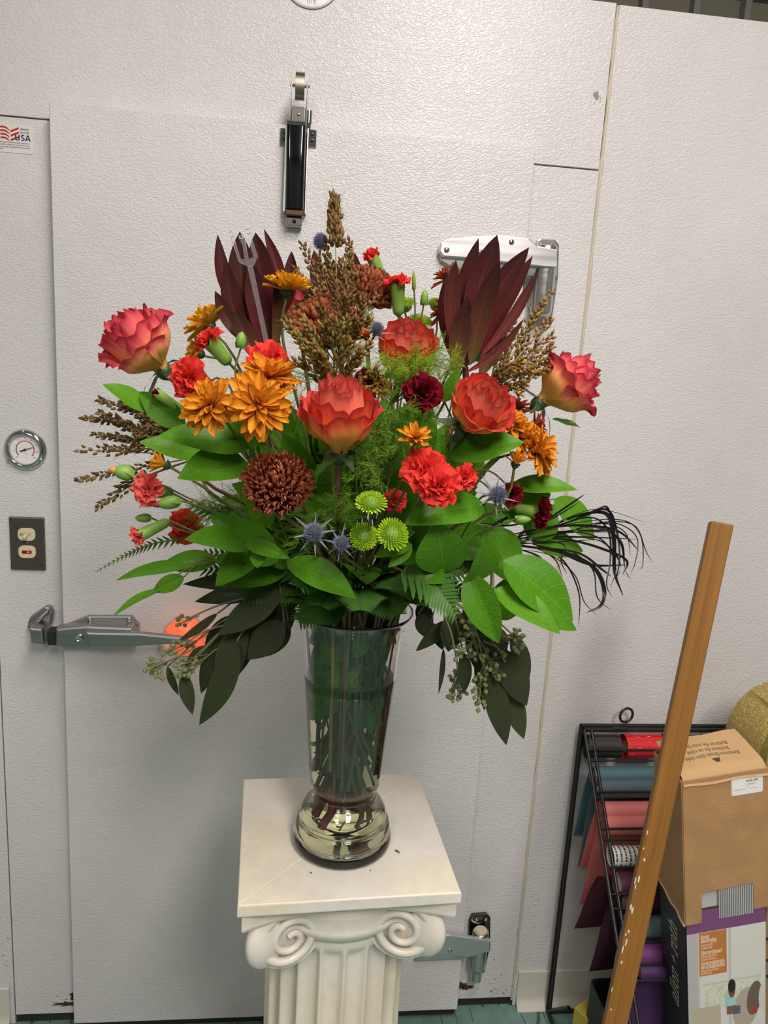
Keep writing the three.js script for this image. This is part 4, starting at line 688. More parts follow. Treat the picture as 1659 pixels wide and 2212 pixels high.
function daisyMum(label, px, py, z, dia, dir, o = {}) {
  const c = at(px, py, z), R = dia * 1.2 * perPx(c) / 2, d = dir, closed = o.closed ?? 0, base = c.clone().addScaledVector(d, -R * (0.22 + closed * 0.5)), q = turnTo(d, (py * 0.3) % 6.28);
  const kind = o.kind ?? 'orange', g = thing('mum', label, 'chrysanthemum', base, kind === 'rust' ? 'rusty red daisy mums' : 'orange daisy mums'); seed = Math.round(px * 11 + py * 3);
  const set = mumSet(kind, { orange: orangeStops, gold: goldStops, rust: rustStops }[kind]), n = o.n ?? [20, 18, 15, 11];
  for (let k = 0; k < 4; k++) for (let i = 0; i < n[k]; i++) {
    const m = part('petal', set[k][Math.floor(rnd() * 3)], mumMat, g), s = R * [1, 0.90, 0.74, 0.52][k] * rr(0.86, 1.1);
    const a = i * 6.283 / n[k] + rr(-0.16, 0.16) + k * 0.2;
    m.scale.setScalar(s); m.position.set(0, 0.002 * k, 0).applyQuaternion(q);
    m.quaternion.copy(q).multiply(new THREE.Quaternion().setFromAxisAngle(Y, a)).multiply(new THREE.Quaternion().setFromAxisAngle(V(0, 0, 1), rr(-0.14, 0.14) + closed * [0.95, 0.8, 0.5, 0.2][k])).multiply(new THREE.Quaternion().setFromAxisAngle(V(1, 0, 0), rr(-0.35, 0.35)));
  }
  const fl = []; for (let i = 0; i < 26; i++) { const a = i * 2.4, r = R * 0.16 * Math.sqrt(i / 26); fl.push(new THREE.ConeGeometry(R * 0.028, R * 0.13, 5).translate(Math.cos(a) * r, R * 0.10, Math.sin(a) * r)); }
  stuff(part('disc_florets', merge(fl), plantMat(0.10, 0.075, 0.01), g, 'dark olive centre')).quaternion.copy(q);
  part('receptacle', lathe([[0.0001, 0.003], [R * 0.22, 0.002], [R * (0.26 + 0.12 * closed), R * (-0.06 + 0.2 * closed)], [R * 0.2, -R * 0.16], [0.002, -R * 0.24], [0.0001, -R * 0.24]], 18), darkGreen, g).quaternion.copy(q);
  addStem(g, base.clone().addScaledVector(d, -R * 0.22), d, 0.002, stemGreen, o); return g;
}
let ballSet;
function footballMum(label, px, py, z, dia, dir, o = {}) {
  const c = at(px, py, z), R = dia * perPx(c) / 2, d = dir, base = c.clone().addScaledVector(d, -R * 0.55), q = turnTo(d);
  ballSet ??= [0.35, 0.7, 1.0].map((b, i) => [0, 1].map((v) => strapPetal(0.05, b + v * 0.2, 0.165, i + v * 3, bronzeStops, 1.0)));
  const g = thing('football_mum', label, 'chrysanthemum', base, 'large bronze mums'); seed = Math.round(px + py * 9); const N = o.n ?? 210, C = V(0, R * 0.30, 0);
  for (let i = 0; i < N; i++) {
    const t = (i + 0.5) / N, cosA = lerp(0.995, -0.42, t), el = Math.asin(cosA), az = i * 2.39996, L = R * lerp(0.52, 0.74, ss(0, 0.9, t)) * rr(0.9, 1.08), r0 = R * lerp(0.42, 0.30, t), sq = lerp(0.62, 0.9, 1 - cosA * 0.5 - 0.5 + 0.5);
    const m = part('petal', ballSet[t < 0.25 ? 0 : t < 0.6 ? 1 : 2][Math.floor(rnd() * 2)], mumMat, g);
    m.scale.setScalar(L); const n = V(Math.cos(el) * Math.cos(az), Math.sin(el), -Math.cos(el) * Math.sin(az));
    m.position.copy(C.clone().addScaledVector(n, r0).multiply(V(1, 0.85, 1)).applyQuaternion(q));
    m.quaternion.copy(q).multiply(new THREE.Quaternion().setFromAxisAngle(Y, az)).multiply(new THREE.Quaternion().setFromAxisAngle(V(0, 0, 1), el + rr(-0.12, 0.12))).multiply(new THREE.Quaternion().setFromAxisAngle(V(1, 0, 0), rr(-0.3, 0.3)));
  }
  part('heart', new THREE.SphereGeometry(R * 0.5, 20, 14).scale(1, 0.8, 1).translate(0, R * 0.28, 0), plantMat(0.10, 0.012, 0.008), g).quaternion.copy(q);
  part('receptacle', lathe([[R * 0.4, 0.004], [R * 0.34, -R * 0.1], [0.003, -R * 0.25], [0.0001, -R * 0.25]], 18), darkGreen, g).quaternion.copy(q);
  addStem(g, base.clone().addScaledVector(d, -R * 0.24), d, 0.0026, stemGreen, o); return g;
}
const limeStops = [[0, [0.46, 0.68, 0.03]], [1, [0.46, 0.68, 0.03]]]; let limeGeo;
function buttonMum(label, px, py, z, dia, dir, o = {}) {
  const c = at(px, py, z), R = dia * perPx(c) / 2, d = dir, base = c.clone().addScaledVector(d, -R * 0.35), q = turnTo(d, px);
  if (!limeGeo) {
    seed = 909; const a = strapPetal(0.0, 0.55, 0.17, 1, limeStops, 0.9), b = strapPetal(0.1, -0.2, 0.17, 2, limeStops, 0.5), list = [];
    for (let i = 0; i < 150; i++) { const t = (i + 0.5) / 150, el = Math.asin(lerp(0.96, 0.05, Math.pow(t, 0.9))), az = i * 2.39996, L = lerp(0.22, 0.42, t) * rr(0.9, 1.1), n = V(Math.cos(el) * Math.cos(az), Math.sin(el) * 0.8, -Math.cos(el) * Math.sin(az)).multiplyScalar(0.66); const gg = (t > 0.72 ? b : a).clone(); gg.scale(L, L, L); const M = new THREE.Matrix4().compose(n, new THREE.Quaternion().setFromAxisAngle(Y, az).multiply(new THREE.Quaternion().setFromAxisAngle(V(0, 0, 1), el + rr(-0.1, 0.1))), V(1, 1, 1)); gg.applyMatrix4(M); list.push(gg); }
    limeGeo = merge(list);
  }
  const g = thing('button_mum', label, 'chrysanthemum', base, 'lime green button mums');
  const m = stuff(part('petals', limeGeo, mumMat, g)); m.scale.setScalar(R); m.quaternion.copy(q);
  part('heart', new THREE.SphereGeometry(R * 0.62, 16, 12).scale(1, 0.78, 1), plantMat(0.15, 0.28, 0.015), g).quaternion.copy(q);
  part('receptacle', lathe([[R * 0.5, -R * 0.1], [R * 0.3, -R * 0.35], [0.002, -R * 0.5], [0.0001, -R * 0.5]], 14), calyxGreen, g).quaternion.copy(q);
  addStem(g, base.clone().addScaledVector(d, -R * 0.45), d, 0.0016, stemGreen, o); return g;
}

// --- sea holly ---
let thistleGeo;
function thistle(label, px, py, z, dia, dir, o = {}) {
  const c = at(px, py, z), R = dia * perPx(c) / 2, d = dir, q = turnTo(d), base = c.clone().addScaledVector(d, -R);
  if (!thistleGeo) { seed = 77; const list = []; const core = new THREE.SphereGeometry(0.74, 18, 14).scale(1, 1.12, 1); core.setAttribute('color', new THREE.Float32BufferAttribute(new Array(core.attributes.position.count).fill([0.05, 0.055, 0.085]).flat(), 3)); list.push(core.toNonIndexed()); for (let i = 0; i < 330; i++) { const y = 1 - 2 * (i + 0.5) / 330, az = i * 2.39996, r = Math.sqrt(1 - y * y), n = V(r * Math.cos(az), y * 1.12, r * Math.sin(az)), L = rr(0.30, 0.46); const k = new THREE.ConeGeometry(0.035, L, 4).translate(0, L / 2, 0); k.applyQuaternion(new THREE.Quaternion().setFromUnitVectors(Y, n.clone().add(V(rr(-0.3, 0.3), rr(-0.3, 0.3), rr(-0.3, 0.3))).normalize())); k.translate(n.x * 0.68, n.y * 0.68, n.z * 0.68); const t = rr(0.6, 1.3); k.setAttribute('color', new THREE.Float32BufferAttribute(new Array(k.attributes.position.count).fill([0.20 * t, 0.215 * t, 0.30 * t]).flat(), 3)); list.push(k); } thistleGeo = merge(list); }
  const g = thing('sea_holly', label, 'thistle', base, 'blue grey sea holly heads'); seed = Math.round(px * 5 + py);
  const m = stuff(part('spiny_head', thistleGeo, soft({ transmission: 0, roughness: 0.7 }), g)); m.scale.setScalar(R); m.position.copy(d).multiplyScalar(R); m.quaternion.copy(q);
  const bc = o.straw ? plantMat(0.32, 0.22, 0.07) : plantMat(0.15, 0.16, 0.19);
  for (let i = 0; i < (o.bracts ?? 8); i++) { const L = R * rr(1.5, 2.4), w = R * 0.13, up = rr(-0.1, 0.5); part('bract', sheet(3, 8, (u, v) => [R * 0.3 + L * v, 0.12 * R + L * up * v * (1 - 0.4 * v), u * w * (1 - v) * (1 + 0.5 * Math.abs(Math.sin(v * 14)))]), bc, g).quaternion.copy(q).multiply(new THREE.Quaternion().setFromAxisAngle(Y, i * 6.283 / (o.bracts ?? 8) + rr(-0.2, 0.2))); }
  addStem(g, base, d, 0.0018, stemGrey, o); return g;
}

// --- leaves laid out by base and tip ---
const vein = (side, base, rib, n, k) => canvasTex(128, 256, (c, w, h) => {
  c.fillStyle = base; c.fillRect(0, 0, w, h); seed = n * 7; for (let i = 0; i < 500; i++) { c.globalAlpha = 0.05; c.fillStyle = i % 2 ? '#fff' : '#000'; c.fillRect(rr(0, w), rr(0, h), rr(2, 10), rr(2, 10)); } c.globalAlpha = k; c.strokeStyle = rib; c.lineWidth = 2.6; c.beginPath(); c.moveTo(w / 2, 0); c.lineTo(w / 2, h); c.stroke(); c.lineWidth = 1.3;
  for (let i = 0; i < n; i++) for (const s of [-1, 1]) { const y = h - (i + 0.5) * h / n * 0.95; c.beginPath(); c.moveTo(w / 2, y); c.quadraticCurveTo(w / 2 + s * w * 0.28, y - h * 0.03, w / 2 + s * w * 0.5, y - side * h); c.stroke(); } c.globalAlpha = 1;
});
const salalTex = vein(0.13, '#b9c0a0', '#fffff0', 6, 0.6), eucTex = vein(0.05, '#b9bdb2', '#e2e6cc', 12, 0.28);
const salalBump = canvasTex(128, 256, (c, w, h) => { c.fillStyle = '#999'; c.fillRect(0, 0, w, h); c.strokeStyle = '#222'; c.lineWidth = 3; c.beginPath(); c.moveTo(w / 2, 0); c.lineTo(w / 2, h); c.stroke(); c.lineWidth = 2; for (let i = 0; i < 6; i++) for (const s of [-1, 1]) { const y = h - (i + 0.5) * h / 6 * 0.95; c.beginPath(); c.moveTo(w / 2, y); c.quadraticCurveTo(w / 2 + s * w * 0.28, y - h * 0.03, w / 2 + s * w * 0.5, y - 0.13 * h); c.stroke(); } });
const leafMat = (r, g, b, map, o = {}) => new THREE.MeshPhysicalMaterial({ color: lin(r, g, b), map, roughness: 0.92, transmission: 0.16, thickness: 0, side: THREE.DoubleSide, clearcoat: 0.26, clearcoatRoughness: 0.33, specularIntensity: 0.3, ...o });
const salalMats = [leafMat(0.150, 0.43, 0.014, salalTex, { bumpMap: salalBump, bumpScale: 0.0012 }), leafMat(0.135, 0.40, 0.013, salalTex, { bumpMap: salalBump, bumpScale: 0.0012 }), leafMat(0.175, 0.46, 0.016, salalTex, { bumpMap: salalBump, bumpScale: 0.0012 })];
const eucMats = [leafMat(0.105, 0.125, 0.065, eucTex, { clearcoat: 0.12, transmission: 0.12 }), leafMat(0.08, 0.10, 0.05, eucTex, { clearcoat: 0.12, transmission: 0.12 })];
function leafGeo(B, T, w, n, o = {}) {
  const ax = T.clone().sub(B), L = ax.length(), side = new THREE.Vector3().crossVectors(n, ax).normalize(), nn = new THREE.Vector3().crossVectors(ax, side).normalize();
  const { cup = 0.22, bow = 0.06, wave = 0.03, pointy = 1, wide = 0.42, fold = 0, curl = 0, ph = 0, bend = 0 } = o;
  return sheet(8, 14, (u, v) => {
    const pr = v < wide ? Math.pow(Math.sin(v / wide * Math.PI / 2), 0.62) : Math.pow(Math.cos((v - wide) / (1 - wide) * Math.PI / 2), 0.55 + 0.35 * pointy), hw = w / 2 * pr;
    const s = u * hw * (1 - 0.35 * fold), k = cup * Math.abs(u) * hw * (1 + fold * 2.4) + bow * L * Math.sin(v * Math.PI) - curl * L * v * v + wave * hw * Math.sin(v * 9 + ph + (u > 0 ? 1.6 : 0)) * Math.abs(u);
    return [B.x + ax.x * v + side.x * (s + bend * L * Math.sin(v * Math.PI)) + nn.x * k, B.y + ax.y * v + side.y * (s + bend * L * Math.sin(v * Math.PI)) + nn.y * k, B.z + ax.z * v + side.z * (s + bend * L * Math.sin(v * Math.PI)) + nn.z * k];
  });
}
const CEN = V(0.572, 1.42, 0.56);
function leafOn(g, name, b, t, wpx, m, o = {}) {
  const B = Array.isArray(b) ? at(...b) : b, T = Array.isArray(t) ? at(...t) : t, w = wpx * (perPx(B) + perPx(T)) / 2;
  const out = B.clone().lerp(T, 0.5).sub(CEN).normalize(), n = o.n ? V(...o.n).normalize() : V(0, 0.55, 0.75).addScaledVector(out, 0.3).normalize();
  const geo = leafGeo(B, T, w, n, o); geo.translate(-g.position.x, -g.position.y, -g.position.z); return part(name, geo, m, g);
}
// --- plume of grain: branches along a stem, seeds along each branch ---
const grainSeed = (() => { const g = lathe([[0.0001, 0], [0.24, 0.12], [0.34, 0.40], [0.24, 0.75], [0.0001, 1.15]], 6); g.deleteAttribute('uv'); return g.toNonIndexed(); })();
const tinted = (g, c) => { const n = g.attributes.position.count, a = new Float32Array(n * 3); for (let i = 0; i < n; i++) { a[3 * i] = c[0]; a[3 * i + 1] = c[1]; a[3 * i + 2] = c[2]; } g.setAttribute('color', new THREE.BufferAttribute(a, 3)); return g; };
const grainMat = soft({ transmission: 0, roughness: 0.6, clearcoat: 0.2, color: lin(0.82, 0.80, 0.78) });
function grainBranch(g, pts, o = {}) {
  const { from = 0.3, n = 26, size = 0.0066, cols = [[0.20, 0.095, 0.03], [0.13, 0.06, 0.02], [0.27, 0.16, 0.045], [0.16, 0.12, 0.03]], spread = 0.0050, awn = 0.5, stem = strawMat } = o;
  const curve = new THREE.CatmullRomCurve3(pts.map((p) => p.clone().sub(g.position))), list = [], br = part('branch', tube(curve.points, (t) => 0.0009 * (1.1 - 0.6 * t), 12, 4), stem, g);
  for (let i = 0; i < n; i++) {
    const t = from + (1 - from) * (i + rnd() * 0.6) / n, p = curve.getPoint(Math.min(1, t)), tg = curve.getTangent(Math.min(1, t)), a = i * 2.4 + rr(-0.4, 0.4), sx = new THREE.Vector3().crossVectors(tg, V(0.3, 0.2, 1)).normalize(), sy = new THREE.Vector3().crossVectors(tg, sx), off = sx.multiplyScalar(Math.cos(a)).addScaledVector(sy, Math.sin(a));
    const sp = spread * (1.15 - 0.6 * (t - from) / (1 - from)), s = size * rr(0.75, 1.15), d = tg.clone().addScaledVector(off, 0.55).normalize(), col = cols[Math.floor(rnd() * cols.length)], q = new THREE.Quaternion().setFromUnitVectors(Y, d), at0 = p.clone().addScaledVector(off, sp * rr(0.2, 1));
    const k = grainSeed.clone(); k.applyMatrix4(new THREE.Matrix4().compose(at0, q, V(s, s, s))); list.push(tinted(k, col));
    if (rnd() < awn) { const aw = new THREE.ConeGeometry(0.00022, s * 1.3, 3).translate(0, s * 1.6, 0); aw.deleteAttribute('uv'); aw.applyMatrix4(new THREE.Matrix4().compose(at0, new THREE.Quaternion().setFromUnitVectors(Y, d.clone().addScaledVector(off, 0.35).normalize()), V(1, 1, 1))); list.push(tinted(aw.toNonIndexed(), [0.3, 0.22, 0.08])); }
  }
  const sd = stuff(part('seeds', mergeGeometries(list, false), grainMat, br)); return br;
}
// --- fern frond with toothed leaflets ---
let pinnaGeo;
const fernMat = leafMat(0.055, 0.15, 0.022, null, { clearcoat: 0.25 });
function fernFrond(label, pts, width, o = {}) {
  pinnaGeo ??= sheet(8, 12, (u, v) => { const tooth = 0.72 + 0.28 * Math.abs(Math.sin(v * 17)), w = 0.20 * Math.pow(1 - v, 0.7) * (0.35 + 0.65 * ss(0, 0.15, v)) * tooth; return [v + 0.05 * Math.abs(u) * w, 0.16 * Math.abs(u) * w - 0.10 * v * v, u * w]; });
  const curve = new THREE.CatmullRomCurve3(pts), g = thing('leatherleaf_fern', label, 'fern', pts[0].clone(), 'leatherleaf fern fronds'); const n = o.n ?? 15, nrm = V(...(o.n3 ?? [0, 0.8, 0.6])).normalize();
  part('rachis', tube(pts.map((p) => p.clone().sub(pts[0])), (t) => 0.0013 * (1 - 0.7 * t), 18, 5), stemGreen, g);
  for (let i = 0; i < n; i++) for (const s of [-1, 1]) {
    const t = 0.10 + 0.88 * i / n, p = curve.getPoint(t).sub(pts[0]), tg = curve.getTangent(t), sd = new THREE.Vector3().crossVectors(nrm, tg).normalize().multiplyScalar(s), d = sd.clone().addScaledVector(tg, 0.75).normalize(), up = new THREE.Vector3().crossVectors(d, new THREE.Vector3().crossVectors(nrm, d)).normalize(), zz = new THREE.Vector3().crossVectors(d, up);
    const m = part('leaflet', pinnaGeo, fernMat, g), L = width * (1 - 0.78 * t) * (0.55 + 0.45 * ss(0, 0.2, t)); m.quaternion.setFromRotationMatrix(new THREE.Matrix4().makeBasis(d, up, zz)); m.position.copy(p); m.scale.set(L, L, L * 0.95);
  }
  return g;
}
// --- feathery asparagus fern: needles along many fine twigs ---
const needleMat = soft({ transmission: 0.1, roughness: 0.9 });
function plume(label, root, tips, o = {}) {
  const g = thing('feather_fern', label, 'fern', root.clone(), 'feathery ferns'); const list = []; seed = o.sd ?? 5; const c0 = o.col ?? [0.15, 0.29, 0.02];
  for (const T of tips) {
    const mid = root.clone().lerp(T, 0.5).add(V(rr(-0.02, 0.02), rr(0, 0.025), rr(-0.01, 0.02))), cu = new THREE.CatmullRomCurve3([V(0, 0, 0), mid.clone().sub(root), T.clone().sub(root)]);
    part('twig', tube(cu.points, (t) => 0.0007 * (1.1 - 0.7 * t), 8, 4), stemGreen, g);
    const nb = (o.nb ?? 15) * 1.35;
    for (let i = 0; i < nb; i++) {
      const t = 0.22 + 0.78 * i / nb, p = cu.getPoint(t), tg = cu.getTangent(t), a = rr(0, 6.28), sx = new THREE.Vector3().crossVectors(tg, V(0.2, 0.3, 1)).normalize(), sy = new THREE.Vector3().crossVectors(tg, sx), off = sx.multiplyScalar(Math.cos(a)).addScaledVector(sy, Math.sin(a)), d = tg.clone().multiplyScalar(0.8).addScaledVector(off, 0.9).normalize(), L = (o.len ?? 0.030) * (1.15 - 0.6 * t) * rr(0.7, 1.2);
      for (let j = 0; j < 11; j++) { const pp = p.clone().addScaledVector(d, L * j / 11), nd = d.clone().add(V(rr(-0.9, 0.9), rr(-0.9, 0.9), rr(-0.9, 0.9))).normalize(), l = 0.011 * rr(0.6, 1.2) * (1.2 - j / 18), k = new THREE.ConeGeometry(0.00033, l, 3).translate(0, l / 2, 0); k.deleteAttribute('uv'); k.applyMatrix4(new THREE.Matrix4().compose(pp, new THREE.Quaternion().setFromUnitVectors(Y, nd), V(1, 1, 1))); const h = rr(0.7, 1.35); list.push(tinted(k.toNonIndexed(), [c0[0] * h, c0[1] * h, c0[2] * h])); }
    }
  }
  stuff(part('needles', mergeGeometries(list, false), needleMat, g)); addStem(g, root, V(0, 1, 0), 0.0016, stemGreen, o); return g;
}

// ---------- the bouquet ----------
// roses
rose('wide open pink and yellow rose above the lone light green leaf', 300, 740, 0.62, 0.037, 0.078, facing(-0.58, 0.72, 0.38), 'side', { spin: 2.2, open: 0.75, sepals: 1.5 });
rose('coral rose with ruffled top behind the feathery fern', 878, 752, 0.66, 0.033, 0.062, facing(0.08, 0.80, 0.58), 'coral', { spin: 0.7, open: 0.35 });
rose('largest orange rose, upright beside the bronze mum', 736, 900, 0.83, 0.033, 0.072, facing(-0.03, 0.93, 0.37), 'coral', { spin: 1.1, open: 0.6, sepals: 0.8 });
rose('coral and yellow rose with a tight heart under the dark bract flower', 1036, 880, 0.78, 0.031, 0.062, facing(0.26, 0.66, 0.70), 'coral', { spin: 2.6, open: 0.55 });
rose('pink and peach rose leaning out beside the brown seed plume', 1228, 828, 0.62, 0.036, 0.076, facing(0.74, 0.62, 0.25), 'side', { spin: 0.3, open: 0.9, sepals: 1.5 });
{ const m = leafOn(scene.getObjectByName('rose_004'), 'leaf', [1192, 905, 0.63], [1254, 924, 0.64], 15, fernMat, { wave: 0.3 }); }
rose('pale rose mostly hidden behind the orange mum stem', 634, 652, 0.50, 0.028, 0.055, facing(-0.2, 0.9, 0.2), 'side', { spin: 0.4, open: 0.4 });

// coral carnations
carnation('coral carnation with a long calyx in front of the gold mum', 440, 722, 0.68, 74, facing(-0.62, 0.70, 0.35), 'coral', { calyx: 0.036, tight: 0.12 });
carnation('coral carnation facing outwards under the wide open rose', 398, 815, 0.72, 84, facing(-0.45, 0.12, 0.88), 'coral');
carnation('coral carnation on top of the orange mums at the foot of the clear card pick', 578, 764, 0.74, 82, facing(0.0, 0.72, 0.70), 'coral');
carnation('pink carnation beside a fat green bud', 309, 1056, 0.67, 72, facing(-0.60, 0.22, 0.77), 'pink', { calyx: 0.036 });
carnation('half open pink carnation pointing down and away, lowest of all', 290, 1162, 0.67, 58, facing(-0.78, -0.36, 0.50), 'pink', { calyx: 0.040, tight: 0.35, n: [7, 6, 6] });
carnation('red carnation behind the lower green leaf', 392, 1137, 0.60, 70, facing(-0.45, 0.2, 0.85), 'coral');
carnation('half open red carnation at the very top beside the bronze mum', 800, 545, 0.55, 56, facing(-0.48, 0.86, 0.15), 'coral', { calyx: 0.040, tight: 0.45, n: [7, 7, 6] });
carnation('flat topped red carnation on an upright green calyx', 858, 597, 0.60, 66, facing(-0.12, 0.98, 0.18), 'coral', { calyx: 0.040, tight: 0.1 });
carnation('large red carnation under the small orange mum', 922, 1010, 0.84, 96, facing(-0.1, 0.50, 0.86), 'coral');
carnation('large red carnation overlapping its twin above the broad leaf', 956, 1052, 0.855, 88, facing(0.25, 0.10, 0.96), 'coral');
carnation('small red carnation between the red pair and the grey thistle', 1012, 1030, 0.82, 66, facing(0.42, 0.15, 0.89), 'coral', { tight: 0.1 });
carnation('red carnation tucked in behind the lime mum', 856, 1082, 0.74, 50, facing(0.1, 0.1, 0.99), 'coral');
carnation('sliver of red carnation behind the brown seeds', 836, 836, 0.70, 38, facing(0.5, 0.2, 0.8), 'coral');
// dark red carnations
carnation('open maroon carnation in the middle of the feathery fern', 916, 842, 0.80, 84, facing(0.05, 0.45, 0.89), 'maroon');
carnation('maroon carnation touching the largest orange rose', 800, 820, 0.74, 64, facing(0.1, 0.5, 0.86), 'maroon');
carnation('small maroon carnation beside the grey thistle and the large leaf', 1112, 1068, 0.76, 48, facing(0.3, 0.1, 0.95), 'maroon');
carnation('maroon carnation seen from the side among the black grass', 1182, 1112, 0.72, 62, facing(0.80, -0.05, 0.60), 'maroon', { calyx: 0.034 });
carnation('maroon carnation half hidden behind the dark bract flower', 1062, 735, 0.56, 66, facing(0.3, 0.6, 0.7), 'maroon');
carnation('closed maroon carnation with a pale calyx under the wide open rose', 333, 846, 0.68, 38, facing(-0.78, 0.52, 0.30), 'maroon', { calyx: 0.040, tight: 0.7, n: [6, 5, 5] });
carnation('small maroon carnation deep among the large leaves', 1096, 1186, 0.66, 36, facing(0.5, 0, 0.85), 'maroon', { tight: 0.3 });
// buds
bud('carnation_bud', 'fat green bud between two pink carnations', 364, 1086, 0.68, 52, 30, facing(-0.93, -0.15, 0.3), calyxGreen, { tip: plantMat(0.3, 0.02, 0.03) });
bud('carnation_bud', 'slim green bud over the lowest pink carnation', 309, 1119, 0.64, 34, 20, facing(-0.95, 0.0, 0.2), calyxGreen);
bud('carnation_bud', 'round green bud in front of the dark bract flower beside the card pick', 521, 734, 0.70, 36, 24, facing(0.05, 0.98, 0.1), calyxGreen);
bud('carnation_bud', 'pointed green bud standing clear beside the lime mum', 917, 642, 0.58, 34, 17, facing(0.05, 0.99, 0.1), calyxGreen);
bud('carnation_bud', 'thin forked green bud beside the flat topped carnation', 894, 605, 0.57, 40, 9, facing(-0.1, 0.99, 0.1), calyxGreen);
bud('carnation_bud', 'green bud among the black grass next to the maroon carnation', 1130, 1122, 0.72, 36, 18, facing(0.98, 0.05, 0.1), calyxGreen);
bud('mum_bud', 'orange mum bud opening at the end of the seed plume', 266, 1020, 0.66, 46, 34, facing(-0.92, 0.22, 0.2), calyxGreen, { tip: plantMat(0.75, 0.28, 0.05) });
// orange mums
daisyMum('gold mum seen from below in front of the card pick', 622, 606, 0.66, 92, facing(0.06, 0.98, 0.14), { kind: 'gold', closed: 0.42 });
daisyMum('gold mum turned away behind the coral carnation', 440, 690, 0.62, 96, facing(-0.62, 0.75, -0.1), { kind: 'gold', closed: 0.25 });
daisyMum('gold mum half hidden under the coral carnation, showing its back', 418, 757, 0.60, 66, facing(-0.86, 0.40, 0.1), { kind: 'gold', closed: 0.4 });
daisyMum('open orange mum over the big green leaf', 452, 872, 0.82, 118, facing(-0.30, 0.50, 0.82));
daisyMum('widest orange mum with ragged lower petals', 560, 872, 0.84, 128, facing(0.14, 0.32, 0.94));
daisyMum('orange mum tucked under the coral carnation', 584, 806, 0.78, 112, facing(0.12, 0.86, 0.50), { closed: 0.1 });
daisyMum('orange mum tucked against the tight hearted coral rose', 1102, 905, 0.72, 76, facing(0.1, 0.85, 0.5), { closed: 0.2 });
daisyMum('orange mum in the middle of the trio beside the coral rose', 1132, 940, 0.72, 84, facing(0.40, 0.60, 0.7), { closed: 0.25 });
daisyMum('orange mum at the outer end of the trio, facing out', 1172, 972, 0.72, 100, facing(0.72, 0.30, 0.62), { closed: 0.15 });
daisyMum('small half open orange mum above the red carnation pair', 897, 940, 0.84, 68, facing(0.04, 0.76, 0.64), { closed: 0.35, n: [11, 10, 8, 5] });
daisyMum('small closed orange mum over the thistle', 1118, 987, 0.78, 54, facing(0.12, 0.96, 0.25), { closed: 0.75, n: [12, 10, 8, 5] });
daisyMum('closed orange mum facing away on a dark calyx', 338, 995, 0.68, 66, facing(-0.88, 0.42, 0.1), { closed: 0.72, n: [12, 10, 8, 5] });
daisyMum('small closed orange mum hanging beside the coral rose and thistle', 790, 716, 0.68, 42, facing(-0.15, 0.7, 0.6), { closed: 0.8, n: [11, 8, 6, 4] });
daisyMum('rusty red mum behind the dark bract flower, upper one', 958, 592, 0.55, 62, facing(-0.66, 0.72, 0.15), { kind: 'rust', closed: 0.45, n: [9, 7, 5, 4] });
daisyMum('rusty red mum behind the dark bract flower, lower one', 958, 664, 0.57, 76, facing(-0.80, 0.50, 0.25), { kind: 'rust', closed: 0.3, n: [11, 9, 6, 4] });
daisyMum('rusty red mum under the pink and peach rose', 1166, 918, 0.64, 62, facing(0.85, 0.35, 0.2), { kind: 'rust', closed: 0.5, n: [10, 8, 6, 4] });
daisyMum('rusty red mum between the seeds and the orange trio', 1118, 872, 0.62, 56, facing(0.1, 0.9, 0.3), { kind: 'rust', closed: 0.4, n: [10, 8, 6, 4] });
// bronze football mums
footballMum('bronze ball mum low in front of the bouquet', 597, 1040, 0.83, 168, facing(-0.06, 0.60, 0.80));
footballMum('bronze ball mum under the half open red carnation', 800, 616, 0.56, 138, facing(0.25, 0.80, 0.50));
footballMum('bronze ball mum veiled by the brown seed plume', 702, 690, 0.655, 176, facing(-0.05, 0.85, 0.52));
// lime button mums
buttonMum('lime green button mum, uppermost of the low front three', 803, 1080, 0.855, 70, facing(-0.02, 0.86, 0.52));
buttonMum('lime green button mum next to the dark thistle', 786, 1158, 0.835, 62, facing(-0.05, 0.30, 0.95));
buttonMum('lime green button mum beside the heart shaped leaf', 852, 1152, 0.835, 74, facing(0.28, 0.45, 0.85));
buttonMum('lime green button mum touching the dark bract flower', 946, 652, 0.50, 52, facing(0.0, 0.98, 0.1));
buttonMum('lime green button mum behind the flat topped carnation', 872, 652, 0.52, 56, facing(-0.2, 0.92, 0.2));
buttonMum('lime green button mum behind the pointed bud', 908, 690, 0.55, 58, facing(0.1, 0.9, 0.3));
// sea holly
thistle('sea holly head standing on top beside the tall seed spike', 692, 521, 0.60, 36, facing(0.0, 0.98, 0.1), { straw: true, bracts: 5 });
thistle('sea holly head beside the ruffled coral rose', 814, 710, 0.70, 32, facing(0.1, 0.7, 0.7), { bracts: 6 });
thistle('pale sea holly head with long spiny bracts under the bronze mum', 678, 1150, 0.86, 46, facing(-0.05, 0.35, 0.93));
thistle('darker sea holly head touching the lime mum', 737, 1174, 0.84, 38, facing(0.05, 0.25, 0.96));
thistle('sea holly head beside the small red carnation', 1075, 1068, 0.82, 44, facing(0.1, 0.35, 0.93));

